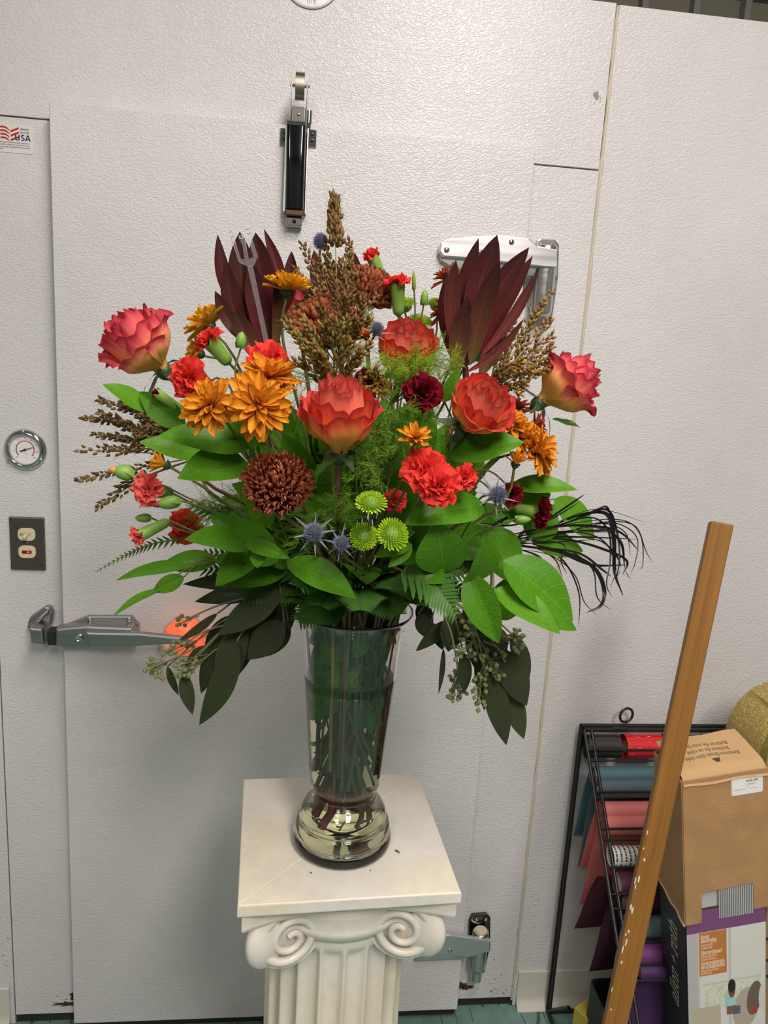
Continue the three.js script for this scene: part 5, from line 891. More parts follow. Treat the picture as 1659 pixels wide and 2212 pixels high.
// dark red bract flowers
const bractTex = (a, b, c, d) => canvasTex(64, 256, (x, w, h) => { const g = x.createLinearGradient(0, h, 0, 0); g.addColorStop(0, a); g.addColorStop(0.28, b); g.addColorStop(0.62, c); g.addColorStop(1, d); x.fillStyle = g; x.fillRect(0, 0, w, h); seed = 3; for (let i = 0; i < 60; i++) { x.globalAlpha = 0.10; x.strokeStyle = i % 2 ? '#000' : '#d88'; x.beginPath(); const q = rr(0, w); x.moveTo(q, 0); x.lineTo(q + rr(-3, 3), h); x.stroke(); } x.globalAlpha = 1; });
const bractMats = [bractTex('#8a2a30', '#7d2430', '#64262b', '#47201f'), bractTex('#7b8434', '#7c5a2e', '#62392a', '#482421'), bractTex('#9aa03c', '#7d6a30', '#67432c', '#4d2a22'), bractTex('#a3363c', '#8a3a3e', '#7c403c', '#5d2f2b')].map((t) => new THREE.MeshPhysicalMaterial({ map: t, color: lin(0.44, 0.31, 0.27), roughness: 0.9, transmission: 0.12, thickness: 0, side: THREE.DoubleSide, specularIntensity: 0.35, clearcoat: 0.14, clearcoatRoughness: 0.4 }));
function bractFlower(label, px, py, z, list, o = {}) {
  const base = at(px, py, z), g = thing('leucadendron', label, 'bract flower', base, 'dark red bract flowers');
  list.forEach(([bx, by, tx, ty, w, k, dz0, dz1, bend = 0], i) => leafOn(g, 'bract', [bx, by, z + dz0], [tx, ty, z + dz1], w, bractMats[k], { n: [(tx - px) * -0.002, 0.15, dz1 >= 0 ? 1 : 0.6], cup: 0.35, bow: -0.05, wave: 0.02, wide: 0.60, pointy: 0.9, bend, ph: i }));
  part('cone', lathe([[0.0001, 0], [0.012, 0.006], [0.016, 0.03], [0.010, 0.055], [0.0001, 0.065]], 16), plantMat(0.22, 0.02, 0.03), g);
  addStem(g, base, facing(0, 1, 0), 0.0052, stemRed, { deep: true }); return g;
}
bractFlower('dark red bract flower behind the clear plastic card pick', 562, 752, 0.61, [
  [556, 715, 470, 506, 34, 0, -0.01, -0.03, 0.10], [552, 730, 518, 500, 60, 1, 0.01, 0.0, 0.04], [572, 735, 552, 502, 62, 0, 0.02, 0.01, -0.02], [592, 720, 570, 494, 30, 3, 0.0, -0.02, -0.10], [545, 750, 464, 628, 34, 1, 0.03, 0.02, 0.06], [550, 770, 488, 560, 44, 0, 0.02, 0.01, 0.06], [566, 790, 508, 668, 40, 2, 0.045, 0.035, 0.02], [592, 770, 600, 590, 26, 2, 0.045, 0.045, -0.02], [598, 700, 630, 542, 36, 0, -0.03, -0.05, -0.06], [580, 770, 540, 560, 50, 0, 0.03, 0.02, 0.0], [600, 800, 578, 690, 36, 2, 0.03, 0.03], [575, 720, 595, 530, 40, 0, -0.03, -0.03]]);
bractFlower('dark red bract flower in front of the upper hinge', 1005, 792, 0.62, [
  [975, 775, 966, 588, 26, 0, -0.02, -0.04, 0.06], [990, 775, 985, 560, 36, 3, 0.0, 0.0, 0.05], [1000, 770, 1034, 514, 40, 0, 0.0, -0.01, 0.06], [1018, 760, 1074, 507, 64, 0, 0.01, 0.0, 0.04], [1016, 790, 1080, 564, 48, 1, 0.04, 0.05, 0.03], [1035, 765, 1143, 534, 52, 0, 0.02, 0.01, 0.08], [1040, 765, 1151, 552, 34, 3, -0.01, -0.02, 0.03], [1036, 772, 1163, 584, 24, 3, 0.03, 0.02, -0.04], [985, 812, 1008, 662, 46, 2, 0.05, 0.05, 0.03], [1004, 806, 1132, 688, 18, 3, 0.06, 0.06, -0.08], [1035, 815, 1085, 720, 34, 2, 0.04, 0.02], [1010, 780, 1040, 600, 50, 0, -0.03, -0.03], [990, 790, 1010, 640, 40, 0, 0.02, 0.01]]);
bractFlower('dark red bract flower mostly hidden behind the seed plume', 740, 700, 0.50, [[720, 690, 678, 540, 36, 3, 0, -0.02, 0.05], [745, 690, 766, 545, 40, 3, 0, -0.02, -0.05], [735, 690, 720, 560, 40, 0, 0, 0]]);

// brown seed plumes
function plumeOfGrain(label, root, branches, o = {}) {
  const g = thing('seed_plume', label, 'grain', root.clone(), 'brown seed plumes'); seed = o.sd ?? 9;
  for (const [px, py, z, n = 22, kk = {}] of branches) { const T = at(px, py, z), m = root.clone().lerp(T, 0.5).add(V(rr(-0.008, 0.008), rr(0, 0.012), rr(-0.005, 0.01))); grainBranch(g, [root, m, T], { n, ...o.b, ...kk }); }
  addStem(g, root, facing(0, 1, 0), 0.0024, strawMat, o); return g;
}
plumeOfGrain('brown seed plume with one tall spike over the middle of the bouquet', at(735, 800, 0.66), [
  [722, 428, 0.60, 120, { from: 0.70, spread: 0.0085, size: 0.0085 }], [700, 520, 0.60, 34, { from: 0.6 }], [755, 520, 0.60, 34, { from: 0.6 }], [652, 525, 0.60, 34, { from: 0.55 }], [640, 580, 0.62, 34, { from: 0.5 }], [690, 560, 0.62, 34], [738, 560, 0.66, 40], [765, 590, 0.66, 36], [718, 600, 0.68, 40], [785, 640, 0.66, 34], [665, 610, 0.64, 30], [690, 660, 0.73, 26], [745, 640, 0.73, 34], [645, 660, 0.66, 26], [800, 690, 0.68, 26], [770, 690, 0.73, 26], [728, 680, 0.75, 26], [815, 640, 0.62, 26], [705, 560, 0.60, 30], [750, 545, 0.60, 34]], { sd: 21, deep: true, b: { from: 0.52 } });
plumeOfGrain('olive brown seed plume hanging over the orange mums', at(720, 850, 0.76), [
  [612, 690, 0.76, 40, { from: 0.25 }], [640, 720, 0.78, 44, { from: 0.2 }], [655, 690, 0.76, 40], [672, 740, 0.80, 44, { from: 0.1 }], [690, 760, 0.80, 34, { from: 0.1 }], [760, 740, 0.80, 24, { from: 0.5 }], [780, 760, 0.80, 36, { from: 0.3 }], [800, 740, 0.76, 30], [640, 780, 0.78, 30, { from: 0.1 }], [815, 800, 0.80, 26], [830, 850, 0.84, 26, { from: 0.3 }], [700, 700, 0.78, 24, { from: 0.6 }], [735, 700, 0.80, 24, { from: 0.6 }], [718, 690, 0.79, 20, { from: 0.65 }], [750, 690, 0.79, 20, { from: 0.65 }]], { sd: 22, b: { cols: [[0.24, 0.15, 0.03], [0.30, 0.20, 0.05], [0.17, 0.10, 0.025], [0.20, 0.18, 0.03]] } });
plumeOfGrain('golden brown seed plume between the dark bract flower and the peach rose', at(1055, 850, 0.60), [
  [1190, 632, 0.58, 40, { from: 0.42, spread: 0.005 }], [1172, 655, 0.60, 40, { from: 0.4, spread: 0.005 }], [1130, 650, 0.58, 34, { from: 0.5 }], [1190, 690, 0.60, 26, { from: 0.6 }], [1110, 690, 0.58, 44], [1100, 730, 0.60, 44], [1194, 722, 0.60, 34, { from: 0.4 }], [1196, 745, 0.62, 36, { from: 0.4 }], [1140, 738, 0.60, 20, { from: 0.6 }], [1195, 770, 0.63, 34, { from: 0.4 }], [1188, 795, 0.64, 34, { from: 0.35 }], [1130, 780, 0.64, 40], [1150, 800, 0.66, 40], [1110, 800, 0.66, 40, { from: 0.1 }], [1140, 830, 0.66, 40, { from: 0.1 }], [1125, 850, 0.66, 36, { from: 0.1 }], [1090, 770, 0.60, 40]], { sd: 23, b: { cols: [[0.34, 0.20, 0.05], [0.40, 0.26, 0.07], [0.24, 0.13, 0.03], [0.30, 0.16, 0.08]] } });
plumeOfGrain('dark brown seed plume spreading out under the lone light green leaf', at(440, 985, 0.62), [
  [213, 863, 0.60, 44, { from: 0.42, spread: 0.005 }], [212, 890, 0.60, 44, { from: 0.45, spread: 0.006 }], [182, 903, 0.58, 50, { from: 0.4, spread: 0.004 }], [265, 865, 0.62, 44], [285, 880, 0.63, 44], [300, 900, 0.64, 44], [202, 938, 0.60, 34, { from: 0.5 }], [250, 905, 0.62, 44], [230, 940, 0.61, 44, { from: 0.3 }], [233, 967, 0.60, 40, { from: 0.4 }], [168, 972, 0.60, 16, { from: 0.62 }], [260, 975, 0.62, 40], [165, 1037, 0.62, 46, { from: 0.42, spread: 0.0045 }], [255, 1055, 0.64, 22, { from: 0.6 }], [208, 1096, 0.64, 34, { from: 0.5 }], [290, 935, 0.64, 44], [310, 920, 0.64, 40], [320, 945, 0.64, 40]], { sd: 24, b: { cols: [[0.24, 0.15, 0.055], [0.17, 0.105, 0.04], [0.34, 0.23, 0.09], [0.14, 0.085, 0.03]] } });

// clear plastic card pick
{
  const z = 0.715, base = at(578, 745, z), g = thing('card_pick', 'clear plastic three pronged card pick', 'card pick', base), clear = new THREE.MeshPhysicalMaterial({ color: 0xffffff, roughness: 0.1, transmission: 0.93, thickness: 0.003, ior: 1.49 });
  const L = (x, y, dz = 0) => at(x, y, z + dz).sub(base), bar = (n, a, b, w) => { const p = L(...a), q = L(...b), d = q.clone().sub(p), m = part(n, new RoundedBoxGeometry(w, d.length(), 0.0026, 2, 0.0006).translate(0, d.length() / 2, 0), clear, g); m.position.copy(p); m.quaternion.setFromUnitVectors(Y, d.normalize()); };
  bar('shaft', [580, 760], [540, 574], 0.0058);
  const o2 = (pts) => extrude(pts.map(([x, y]) => { const p = L(x, y); return [p.x, p.y]; }), 0.0028, 0.0005);
  const zz = L(540, 574).z - 0.0014; part('fork', o2([[538, 578], [516, 566], [498, 512], [505, 510], [520, 560], [529, 561], [524, 530], [519, 520], [524, 515], [530, 520], [537, 559], [548, 556], [534, 506], [541, 504], [557, 554], [548, 574]]).translate(0, 0, zz), clear, g);
  for (const [x, y] of [[500, 510], [522, 516], [537, 504]]) bar('prong_tip', [x, y], [x - 3, y - 9], 0.0046);
}

// broad green leaf branches: each leaf by base and tip, with its own petiole
function leafBranch(name, label, node, leaves, kind, o = {}) {
  const g = thing(name, label, o.category ?? 'foliage', node.clone(), o.group); const mats = kind === 'euc' ? eucMats : salalMats;
  leaves.forEach(([bx, by, bz, tx, ty, tz, w, k = {}], i) => {
    const B = at(bx, by, bz); leafOn(g, 'leaf', B, at(tx, ty, tz), w, mats[k.m ?? i % mats.length], { ph: i * 1.3, ...(kind === 'euc' ? { wide: 0.40, cup: 0.10, pointy: 1.1, wave: 0.02 } : { wide: 0.40, pointy: 0.95 }), ...k });
    const pn = node.clone().lerp(B, 0.55).add(V(0, 0.012, 0)); part('petiole', tube([node, pn, B].map((p) => p.clone().sub(g.position)), 0.0011, 8, 4), kind === 'euc' ? plantMat(0.20, 0.19, 0.09) : stemGreen, g);
  });
  addStem(g, node, facing(0, 1, 0), o.r ?? 0.0026, o.stem ?? stemBrown, { deep: o.deep }); return g;
}
const salal = (label, node, leaves, o) => leafBranch('salal_branch', label, node, leaves, 'salal', { group: 'broad leaf branches', ...o });
salal('broad leaf branch with the lone light green leaf under the wide open rose', at(430, 950, 0.64), [
  [318, 890, 0.66, 221, 830, 0.67, 62, { m: 2, n: [0.1, 0.85, 0.5] }], [402, 918, 0.67, 300, 846, 0.66, 66, { n: [-0.3, 0.1, 1], fold: 0.25 }], [440, 985, 0.66, 300, 954, 0.68, 58]]);
salal('broad leaf branch with the largest leaf below the orange mums', at(540, 1010, 0.70), [
  [540, 968, 0.76, 340, 942, 0.78, 92, { m: 1, n: [0.0, 0.75, 0.65] }], [536, 1000, 0.76, 383, 1034, 0.80, 104, { m: 0, n: [-0.1, 0.70, 0.72] }], [560, 960, 0.72, 480, 915, 0.74, 60], [640, 1060, 0.70, 560, 960, 0.72, 70]], { deep: true });
salal('broad leaf branch with pointed leaves under the bronze ball mum', at(600, 1190, 0.68), [
  [540, 1180, 0.74, 398, 1166, 0.78, 80, { m: 1, n: [-0.1, 0.8, 0.6] }], [600, 1215, 0.72, 452, 1110, 0.72, 86, { m: 1 }], [530, 1172, 0.78, 628, 1208, 0.80, 40, { m: 0, fold: 0.3, bow: 0.12 }], [560, 1195, 0.78, 556, 1228, 0.80, 34, { m: 0 }], [560, 1190, 0.72, 463, 1264, 0.74, 72, { m: 1, n: [-0.3, 0.6, 0.7], curl: 0.05 }], [590, 1130, 0.70, 530, 1080, 0.72, 60]]);
salal('broad leaf branch drooping low over the door latch', at(470, 1215, 0.64), [
  [410, 1224, 0.66, 250, 1254, 0.66, 46, { m: 1, n: [-0.1, 0.9, 0.4] }], [398, 1246, 0.68, 330, 1278, 0.68, 42, { m: 2, fold: 0.3, n: [-0.2, 0.2, 1] }], [352, 1272, 0.68, 243, 1332, 0.70, 32, { m: 0, n: [-0.5, 0.8, 0.4] }], [470, 1210, 0.64, 345, 1222, 0.64, 50]]);
salal('broad leaf branch in the middle over the vase rim', at(720, 1215, 0.70), [
  [618, 1214, 0.78, 772, 1288, 0.80, 84, { m: 1, n: [0.1, 0.8, 0.55], curl: 0.06 }], [890, 1176, 0.80, 806, 1204, 0.82, 34, { m: 2, fold: 0.3 }], [890, 1180, 0.80, 838, 1226, 0.81, 30, { m: 0 }], [720, 1110, 0.70, 610, 1090, 0.72, 66], [770, 1130, 0.70, 690, 1070, 0.74, 60]]);
salal('broad leaf branch with the heart shaped leaf under the red carnations', at(960, 1240, 0.68), [
  [1048, 1090, 0.78, 872, 1134, 0.82, 98, { m: 1, n: [0.05, 0.80, 0.6] }], [958, 1238, 0.78, 944, 1128, 0.81, 116, { m: 0, n: [-0.1, 0.2, 1], wide: 0.5 }], [1022, 1256, 0.78, 1060, 1146, 0.81, 78, { m: 2, n: [0.35, 0.1, 1], fold: 0.15 }], [1012, 1236, 0.78, 1078, 1390, 0.80, 82, { m: 1, n: [-0.35, 0.3, 0.9], fold: 0.2 }], [905, 1230, 0.76, 960, 1260, 0.80, 70, { m: 1 }]], { deep: true });
salal('broad leaf branch with the big bright leaves hanging over the panel joint', at(1060, 1200, 0.68), [
  [1086, 1210, 0.74, 1238, 1342, 0.76, 116, { m: 1, n: [0.15, 0.55, 0.8] }], [1066, 1272, 0.75, 1211, 1370, 0.79, 74, { m: 2, n: [0.05, 0.75, 0.65] }], [1060, 1280, 0.70, 1130, 1315, 0.70, 100, { m: 2 }], [1140, 1310, 0.71, 1246, 1362, 0.72, 50, { m: 0 }], [1050, 1140, 0.70, 1112, 1262, 0.71, 100, { m: 1 }]]);
salal('broad leaf branch behind the tight hearted coral rose', at(1000, 1020, 0.68), [
  [972, 988, 0.76, 1133, 956, 0.78, 100, { m: 1, n: [0.05, 0.78, 0.62] }], [1100, 1052, 0.70, 1247, 1058, 0.72, 56, { m: 2, n: [0.1, 0.75, 0.6] }], [1090, 1110, 0.68, 1190, 1066, 0.70, 90, { m: 1 }], [960, 868, 0.74, 992, 792, 0.75, 34, { m: 0, n: [0, 0, 1] }], [878, 980, 0.78, 872, 868, 0.80, 44, { m: 1, n: [0.4, 0, 0.9] }], [1000, 1010, 0.72, 950, 940, 0.72, 80]]);
salal('broad leaf branch behind the black grass', at(1140, 1140, 0.62), [
  [1195, 1078, 0.64, 1284, 1168, 0.64, 76, { m: 2 }], [1140, 1160, 0.66, 1200, 1090, 0.66, 80, { m: 1 }], [1150, 1170, 0.66, 1260, 1190, 0.64, 60]]);
// leaves packed inside the bouquet between the stems
{
  seed = 4242;
  for (let b = 0; b < 8; b++) {
    const a = b * 0.785, node = V(VC.x + Math.cos(a) * 0.05, 1.33 + 0.02 * (b % 3), VC.z + Math.sin(a) * 0.05 - 0.02), L = [];
    const g = thing('salal_branch', 'broad leaf branch tucked deep among the flower stems', 'foliage', node, 'inner leaf branches');
    for (let i = 0; i < 22; i++) {
      const th = a + rr(-0.9, 0.9), el = rr(-0.15, 1.15), R0 = rr(0.05, 0.15), len = rr(0.07, 0.11), d = V(Math.cos(th) * Math.cos(el), Math.sin(el), Math.sin(th) * Math.cos(el) * 0.8), B = V(VC.x, 1.37, VC.z - 0.02).addScaledVector(d, R0), T = B.clone().addScaledVector(d.clone().add(V(rr(-0.4, 0.4), rr(-0.3, 0.5), rr(-0.3, 0.3))).normalize(), len);
      const geo = leafGeo(B, T, rr(0.04, 0.058), V(rr(-0.3, 0.3), 0.5, 0.8).normalize(), { ph: i }).translate(-node.x, -node.y, -node.z); part('leaf', geo, salalMats[i % 3], g);
      part('petiole', tube([V(0, 0, 0), B.clone().sub(node)], 0.001, 2, 4), stemGreen, g);
    }
    for (let i = 0; i < 5; i++) { const th = a + i * 0.21 + rr(-0.1, 0.1), r0 = rr(0.03, 0.055), B = V(VC.x + Math.cos(th) * r0, RIM + rr(0.012, 0.07), VC.z + Math.sin(th) * r0), T = B.clone().add(V(Math.cos(th) * rr(0.07, 0.10), Math.sin(th) > 0.1 ? rr(0.0, 0.045) : rr(-0.035, 0.02), Math.sin(th) * rr(0.07, 0.10))); part('leaf', leafGeo(B, T, rr(0.045, 0.06), V(Math.cos(th) * 0.5, 0.8, Math.sin(th) * 0.5).normalize(), { ph: i }).translate(-node.x, -node.y, -node.z), salalMats[(i + b) % 3], g); }
    for (let i = 0; i < 10; i++) { const th = rr(0, 6.28), y = VB + rr(0.23, 0.36), r = innerR(y - VB) - 0.009, B = V(VC.x + Math.cos(th) * r * 0.5, y, VC.z + Math.sin(th) * r * 0.5), T = V(VC.x + Math.cos(th + 0.5) * r * 1.0, y - rr(0.01, 0.05), VC.z + Math.sin(th + 0.5) * r * 0.93); part('leaf', leafGeo(B, T, 0.036, V(Math.cos(th), 0.2, Math.sin(th)), { ph: i }).translate(-node.x, -node.y, -node.z), salalMats[i % 3], g); }
    addStem(g, node, facing(0, 1, 0), 0.0026, b % 2 ? stemBrown : stemGreen, { deep: b === 0 });
  }
}
// seeded eucalyptus hanging over both sides of the rim
const eucSeed = (() => { const g = lathe([[0.0001, 0], [0.20, 0.10], [0.46, 0.45], [0.42, 0.68], [0.18, 0.85], [0.0001, 1.15]], 8); g.deleteAttribute('uv'); return g.toNonIndexed(); })();
const eucSeedMat = plantMat(0.20, 0.24, 0.085);
function seedCluster(g, cx, cy, z, rx, ry, n, sd, from) {
  seed = sd; const list = [], tw = []; const c = at(cx, cy, z), s = perPx(c), o = g.position, F0 = from ? at(...from) : c.clone().add(V(0, 0.03, 0));
  for (let i = 0; i < n; i++) { const p = c.clone().add(V(rr(-1, 1) * rx * s, rr(-1, 1) * ry * s, rr(-0.012, 0.012))), hub = F0.clone().lerp(c, 0.3 + 0.6 * ((i * 0.37) % 1)), d = p.clone().sub(hub).normalize(), k = eucSeed.clone(), L = rr(0.0062, 0.0082); k.applyMatrix4(new THREE.Matrix4().compose(p.clone().sub(o), new THREE.Quaternion().setFromUnitVectors(Y, d), V(L, L, L))); list.push(k); tw.push(tube([hub.clone().sub(o), p.clone().sub(o)], 0.0005, 1, 3)); }
  stuff(part('seed_cluster', mergeGeometries(list, false), eucSeedMat, g, 'cluster of pale green seed pods')); stuff(part('twigs', merge([...tw, tube([F0.clone().sub(o), c.clone().sub(o)], 0.0008, 1, 4)]), plantMat(0.22, 0.21, 0.10), g));
}
{
  const gl = leafBranch('eucalyptus_branch', 'dark eucalyptus branch drooping beside the door latch', at(600, 1278, 0.63), [
    [612, 1262, 0.62, 394, 1262, 0.60, 48, { n: [0, 0.6, 0.7] }], [590, 1268, 0.62, 420, 1300, 0.62, 46], [606, 1282, 0.66, 470, 1372, 0.66, 62], [614, 1344, 0.66, 534, 1425, 0.66, 66], [622, 1340, 0.64, 578, 1418, 0.64, 50], [512, 1385, 0.66, 430, 1567, 0.66, 58, { bend: 0.06 }], [528, 1340, 0.64, 484, 1518, 0.64, 66, { bend: -0.04 }], [478, 1385, 0.63, 434, 1498, 0.62, 42], [398, 1452, 0.64, 416, 1544, 0.64, 34], [362, 1440, 0.62, 386, 1502, 0.62, 18], [470, 1325, 0.62, 383, 1386, 0.62, 20, { bend: 0.05 }], [452, 1396, 0.63, 398, 1442, 0.63, 30], [590, 1290, 0.60, 545, 1362, 0.60, 58], [560, 1300, 0.58, 500, 1400, 0.58, 60], [570, 1290, 0.62, 505, 1470, 0.61, 58], [545, 1310, 0.60, 455, 1440, 0.60, 50], [625, 1280, 0.58, 590, 1400, 0.58, 60], [500, 1330, 0.60, 440, 1420, 0.59, 40]], 'euc', { group: 'eucalyptus branches', stem: plantMat(0.20, 0.17, 0.08), deep: true });
  for (const pts of [[[600, 1278], [530, 1320], [470, 1370], [420, 1420], [390, 1440]], [[560, 1285], [480, 1305], [420, 1330], [395, 1345]], [[500, 1345], [440, 1365], [400, 1390]], [[420, 1400], [370, 1425], [330, 1440]]]) part('twig', tube(pts.map(([x, y]) => at(x, y, 0.635).sub(gl.position)), 0.0012, 16, 5), plantMat(0.20, 0.19, 0.09), gl);
  seedCluster(gl, 335, 1440, 0.63, 26, 20, 18, 11, [385, 1420, 0.63]); seedCluster(gl, 420, 1440, 0.65, 36, 16, 22, 12, [470, 1400, 0.64]); seedCluster(gl, 400, 1398, 0.63, 34, 14, 16, 13, [450, 1370, 0.63]); seedCluster(gl, 395, 1345, 0.62, 10, 8, 6, 14, [430, 1330, 0.62]);
  const gr = leafBranch('eucalyptus_branch', 'dark eucalyptus branch with heavy seed clusters drooping over the panel', at(960, 1290, 0.64), [
    [985, 1318, 0.64, 968, 1408, 0.64, 64], [904, 1326, 0.62, 922, 1378, 0.62, 36], [968, 1340, 0.62, 898, 1407, 0.62, 32], [930, 1345, 0.61, 956, 1404, 0.61, 28], [958, 1400, 0.63, 947, 1500, 0.63, 13], [1000, 1408, 0.66, 1002, 1500, 0.66, 34], [1058, 1352, 0.63, 1086, 1430, 0.63, 56], [1052, 1458, 0.67, 1094, 1610, 0.68, 58], [1086, 1476, 0.65, 1132, 1597, 0.65, 52], [1078, 1405, 0.66, 1138, 1525, 0.66, 72], [1104, 1368, 0.63, 1140, 1482, 0.62, 46], [1034, 1400, 0.62, 1046, 1535, 0.62, 42], [1005, 1300, 0.62, 1045, 1370, 0.62, 60], [900, 1310, 0.60, 935, 1350, 0.60, 40], [1020, 1330, 0.60, 1030, 1450, 0.60, 56], [1060, 1380, 0.61, 1100, 1500, 0.61, 56], [1040, 1420, 0.60, 1070, 1540, 0.60, 40]], 'euc', { group: 'eucalyptus branches', stem: plantMat(0.20, 0.17, 0.08) });
  for (const pts of [[[960, 1290], [1005, 1320], [1030, 1370], [1045, 1430], [1060, 1470]], [[985, 1300], [1040, 1340], [1080, 1370], [1110, 1380]], [[960, 1330], [975, 1370], [985, 1420], [990, 1460]], [[1045, 1385], [1075, 1400], [1090, 1430]]]) part('twig', tube(pts.map(([x, y]) => at(x, y, 0.665).sub(gr.position)), 0.0013, 16, 5), plantMat(0.26, 0.24, 0.11), gr);
  seedCluster(gr, 1022, 1352, 0.67, 22, 20, 18, 21, [1010, 1325, 0.665]); seedCluster(gr, 1012, 1400, 0.67, 24, 22, 16, 22, [1030, 1370, 0.665]); seedCluster(gr, 1060, 1435, 0.68, 24, 26, 26, 23, [1045, 1400, 0.67]); seedCluster(gr, 1034, 1495, 0.68, 10, 34, 20, 24, [1048, 1440, 0.67]); seedCluster(gr, 988, 1480, 0.64, 16, 36, 24, 25, [988, 1430, 0.65]); seedCluster(gr, 1107, 1385, 0.66, 20, 26, 26, 26, [1085, 1365, 0.66]);
}
// leatherleaf fern around the rim
{
  const R = (x, y, z) => at(x, y, z), f = (a, b, w, o) => fernFrond('leatherleaf fern frond spreading around the vase rim', [R(...a), R((a[0] + b[0]) / 2, (a[1] + b[1]) / 2 - 14, (a[2] + b[2]) / 2), R(...b)], w, o);
  fernFrond('light green leatherleaf fern frond hanging over the front of the rim beside the eucalyptus seeds', [R(850, 1225, 0.76), R(925, 1255, 0.79), R(960, 1290, 0.80), R(988, 1336, 0.80)], 0.048, { n: 13, n3: [0.2, 0.7, 0.7] });
  fernFrond('dark leatherleaf fern frond pointing out under the lowest pink carnation', [R(420, 1160, 0.60), R(330, 1175, 0.61), R(270, 1200, 0.61), R(205, 1236, 0.61)], 0.017, { n: 18 });
  f([760, 1290, 0.66], [640, 1345, 0.70], 0.055); f([780, 1285, 0.66], [860, 1330, 0.74], 0.055); f([740, 1285, 0.66], [690, 1310, 0.78], 0.055); f([700, 1270, 0.62], [430, 1230, 0.60], 0.055, { n: 20 }); f([720, 1260, 0.62], [520, 1290, 0.66], 0.06, { n: 18 }); f([800, 1270, 0.64], [1010, 1240, 0.68], 0.055, { n: 18 }); f([820, 1260, 0.6], [1040, 1290, 0.60], 0.055, { n: 18 }); f([770, 1280, 0.68], [780, 1320, 0.80], 0.055); f([700, 1240, 0.66], [430, 1195, 0.60], 0.05, { n: 20 }); f([760, 1250, 0.70], [640, 1270, 0.80], 0.05); f([840, 1250, 0.68], [900, 1290, 0.78], 0.05); f([700, 1200, 0.66], [400, 1090, 0.62], 0.05, { n: 20 }); f([740, 1260, 0.5], [600, 1250, 0.42], 0.06); f([820, 1250, 0.5], [960, 1250, 0.44], 0.06); f([800, 1230, 0.66], [1100, 1180, 0.64], 0.05, { n: 18 });
  // fronds folded down inside the glass
  seed = 66; for (let i = 0; i < 7; i++) { const a = i * 0.95, p = (y, k) => V(VC.x + Math.cos(a) * (innerR(y) - 0.008) * k, VB + y, VC.z + Math.sin(a) * (innerR(y) - 0.008) * k); fernFrond('leatherleaf fern frond pressed against the inside of the glass', [p(0.24, 0.35), p(0.29, 0.7), p(0.345, 0.95)], 0.042, { n: 9, n3: [Math.cos(a), 0.3, Math.sin(a)] }); }
}
// feathery fern in the middle
plume('feathery green fern running down the middle of the bouquet', at(840, 1000, 0.70), [[770, 880, 0.80], [850, 860, 0.80], [880, 880, 0.82], [820, 920, 0.84], [770, 960, 0.84], [840, 960, 0.85], [800, 1010, 0.85], [760, 1040, 0.84], [870, 960, 0.84], [860, 900, 0.82], [950, 910, 0.80], [930, 930, 0.80], [790, 930, 0.84], [820, 870, 0.80], [820, 1040, 0.84], [740, 1010, 0.80], [850, 810, 0.76]].map((p) => at(...p)), { sd: 71, nb: 17 });
plume('feathery yellow green fern veiling the ruffled coral rose', at(850, 870, 0.70), [[980, 760, 0.74], [960, 745, 0.74], [985, 780, 0.74], [930, 765, 0.76], [900, 770, 0.77], [945, 790, 0.77], [880, 790, 0.77], [970, 800, 0.75], [850, 800, 0.76], [830, 770, 0.74], [915, 800, 0.78], [990, 765, 0.72], [810, 800, 0.74]].map((p) => at(...p)), { sd: 72, nb: 17, col: [0.25, 0.38, 0.02] });
plume('feathery fern low beside the thistle under the lime mum', at(740, 1130, 0.70), [[690, 1100, 0.80], [730, 1080, 0.82], [760, 1070, 0.82], [700, 1130, 0.82], [745, 1110, 0.83], [760, 1130, 0.83], [640, 1180, 0.80], [600, 1150, 0.76]].map((p) => at(...p)), { sd: 73, nb: 15 });
plume('feathery fern behind the pink carnations', at(520, 1110, 0.62), [[420, 1100, 0.62], [440, 1120, 0.63], [400, 1130, 0.62], [460, 1100, 0.63], [430, 1150, 0.63]].map((p) => at(...p)), { sd: 74, nb: 14 });
plume('feathery fern beside the tall dark bract flower', at(760, 800, 0.62), [[640, 820, 0.66], [620, 880, 0.70], [650, 920, 0.74], [790, 690, 0.64], [770, 760, 0.70]].map((p) => at(...p)), { sd: 75, nb: 14 });

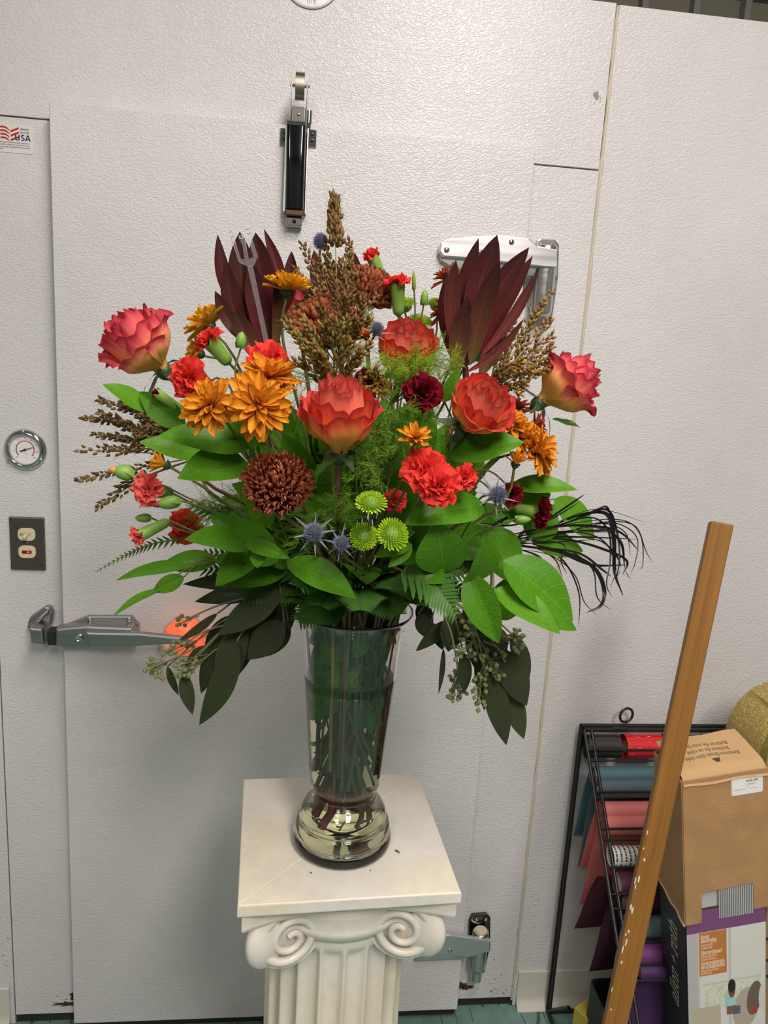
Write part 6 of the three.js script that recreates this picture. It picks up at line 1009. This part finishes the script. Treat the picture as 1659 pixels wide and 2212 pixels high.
// black ribbon grass
{
  const root = at(1060, 1170, 0.66), g = thing('black_grass', 'spray of black ribbon grass arching out over the panel joint', 'grass', root), gm = leafMat(0.022, 0.014, 0.018, null, { transmission: 0, roughness: 0.5, clearcoat: 0.3 }), gp = leafMat(0.06, 0.03, 0.035, null, { transmission: 0, roughness: 0.6 });
  const ribbon = (pts, w, m = gm, tw = 0) => {
    const cu = new THREE.CatmullRomCurve3(pts.map(([x, y], i) => at(x, y, 0.665 + 0.012 * Math.sin(i * 1.7 + pts[0][0])).sub(root))), wd = w * 0.7 * perPx(root) / 2;
    part('blade', sheet(2, 26, (u, v) => { const p = cu.getPoint(v), t = cu.getTangent(v), n = V(0, 0, 1), s = new THREE.Vector3().crossVectors(n, t).normalize(), k = Math.pow(Math.sin(Math.PI * clamp(0.06 + v * 0.92)), 0.7) * wd * u, a = tw * v * 6 + 0.5; return [p.x + s.x * k * Math.cos(a), p.y + s.y * k * Math.cos(a), p.z + Math.abs(u) * wd * 0.3 + k * Math.sin(a)]; }), m, g);
  };
  for (const [pts, w, m, tw] of [
    [[[1060, 1170], [1160, 1150], [1250, 1120], [1310, 1100], [1330, 1140], [1338, 1200], [1330, 1260]], 9], [[[1080, 1160], [1180, 1140], [1260, 1135], [1340, 1150], [1380, 1190]], 10], [[[1070, 1180], [1190, 1160], [1300, 1128], [1370, 1135], [1395, 1190], [1410, 1216]], 4], [[[1080, 1170], [1240, 1130], [1350, 1125], [1385, 1160], [1388, 1220], [1380, 1232]], 4],
    [[[1100, 1175], [1200, 1190], [1280, 1220], [1356, 1220]], 12], [[[1090, 1165], [1170, 1160], [1260, 1160], [1380, 1165]], 8], [[[1130, 1165], [1220, 1165], [1300, 1185], [1355, 1215], [1345, 1240]], 10], [[[1120, 1180], [1180, 1190], [1220, 1215], [1250, 1280], [1250, 1355]], 6], [[[1150, 1175], [1240, 1200], [1290, 1235], [1305, 1280], [1295, 1310], [1268, 1322]], 14], [[[1140, 1180], [1230, 1190], [1280, 1230], [1290, 1290], [1320, 1318]], 5],
    [[[1160, 1150], [1260, 1110], [1310, 1110], [1325, 1160], [1328, 1240], [1345, 1286]], 14], [[[1170, 1130], [1230, 1090], [1262, 1068]], 10], [[[1060, 1160], [1100, 1110], [1140, 1090]], 8], [[[1050, 1150], [1080, 1125], [1130, 1112]], 12], [[[1100, 1180], [1160, 1200], [1180, 1225], [1165, 1212]], 8], [[[1080, 1185], [1120, 1195], [1135, 1200]], 7], [[[1180, 1165], [1220, 1180], [1212, 1210], [1225, 1240]], 5], [[[1200, 1140], [1290, 1100], [1310, 1095], [1320, 1115]], 8],
    [[[1090, 1170], [1200, 1150], [1330, 1145], [1325, 1145]], 10, gp], [[[1150, 1180], [1250, 1195], [1300, 1230], [1320, 1245]], 9, gp], [[[1060, 1180], [1150, 1165], [1230, 1150], [1320, 1150]], 5, gp, 1], [[[1200, 1150], [1290, 1140], [1340, 1170], [1350, 1230], [1360, 1250]], 9, gm, 1], [[[1220, 1160], [1300, 1170], [1340, 1220], [1335, 1245]], 6, gm, 1], [[[1040, 1130], [1100, 1135], [1170, 1120]], 7], [[[1070, 1175], [1180, 1172], [1290, 1165]], 6, gp], [[[1120, 1160], [1210, 1125], [1290, 1100], [1400, 1130]], 3], [[[1100, 1170], [1220, 1150], [1330, 1130], [1375, 1160], [1372, 1215], [1362, 1238]], 4], [[[1080, 1165], [1200, 1135], [1280, 1118], [1315, 1150], [1318, 1210], [1310, 1262], [1322, 1290]], 6], [[[1110, 1185], [1190, 1200], [1240, 1240], [1262, 1300], [1290, 1330]], 4], [[[1130, 1150], [1210, 1110], [1250, 1085]], 6], [[[1150, 1165], [1250, 1150], [1310, 1175], [1330, 1230], [1318, 1270]], 5], [[[1090, 1175], [1160, 1185], [1200, 1210], [1215, 1250]], 5], [[[1210, 1155], [1300, 1130], [1350, 1150], [1362, 1200]], 4]]) ribbon(pts, w, m, tw);
  addStem(g, root, facing(0.4, 0.9, 0), 0.002, plantMat(0.06, 0.025, 0.03), {});
}

renderer.render(scene, camera);
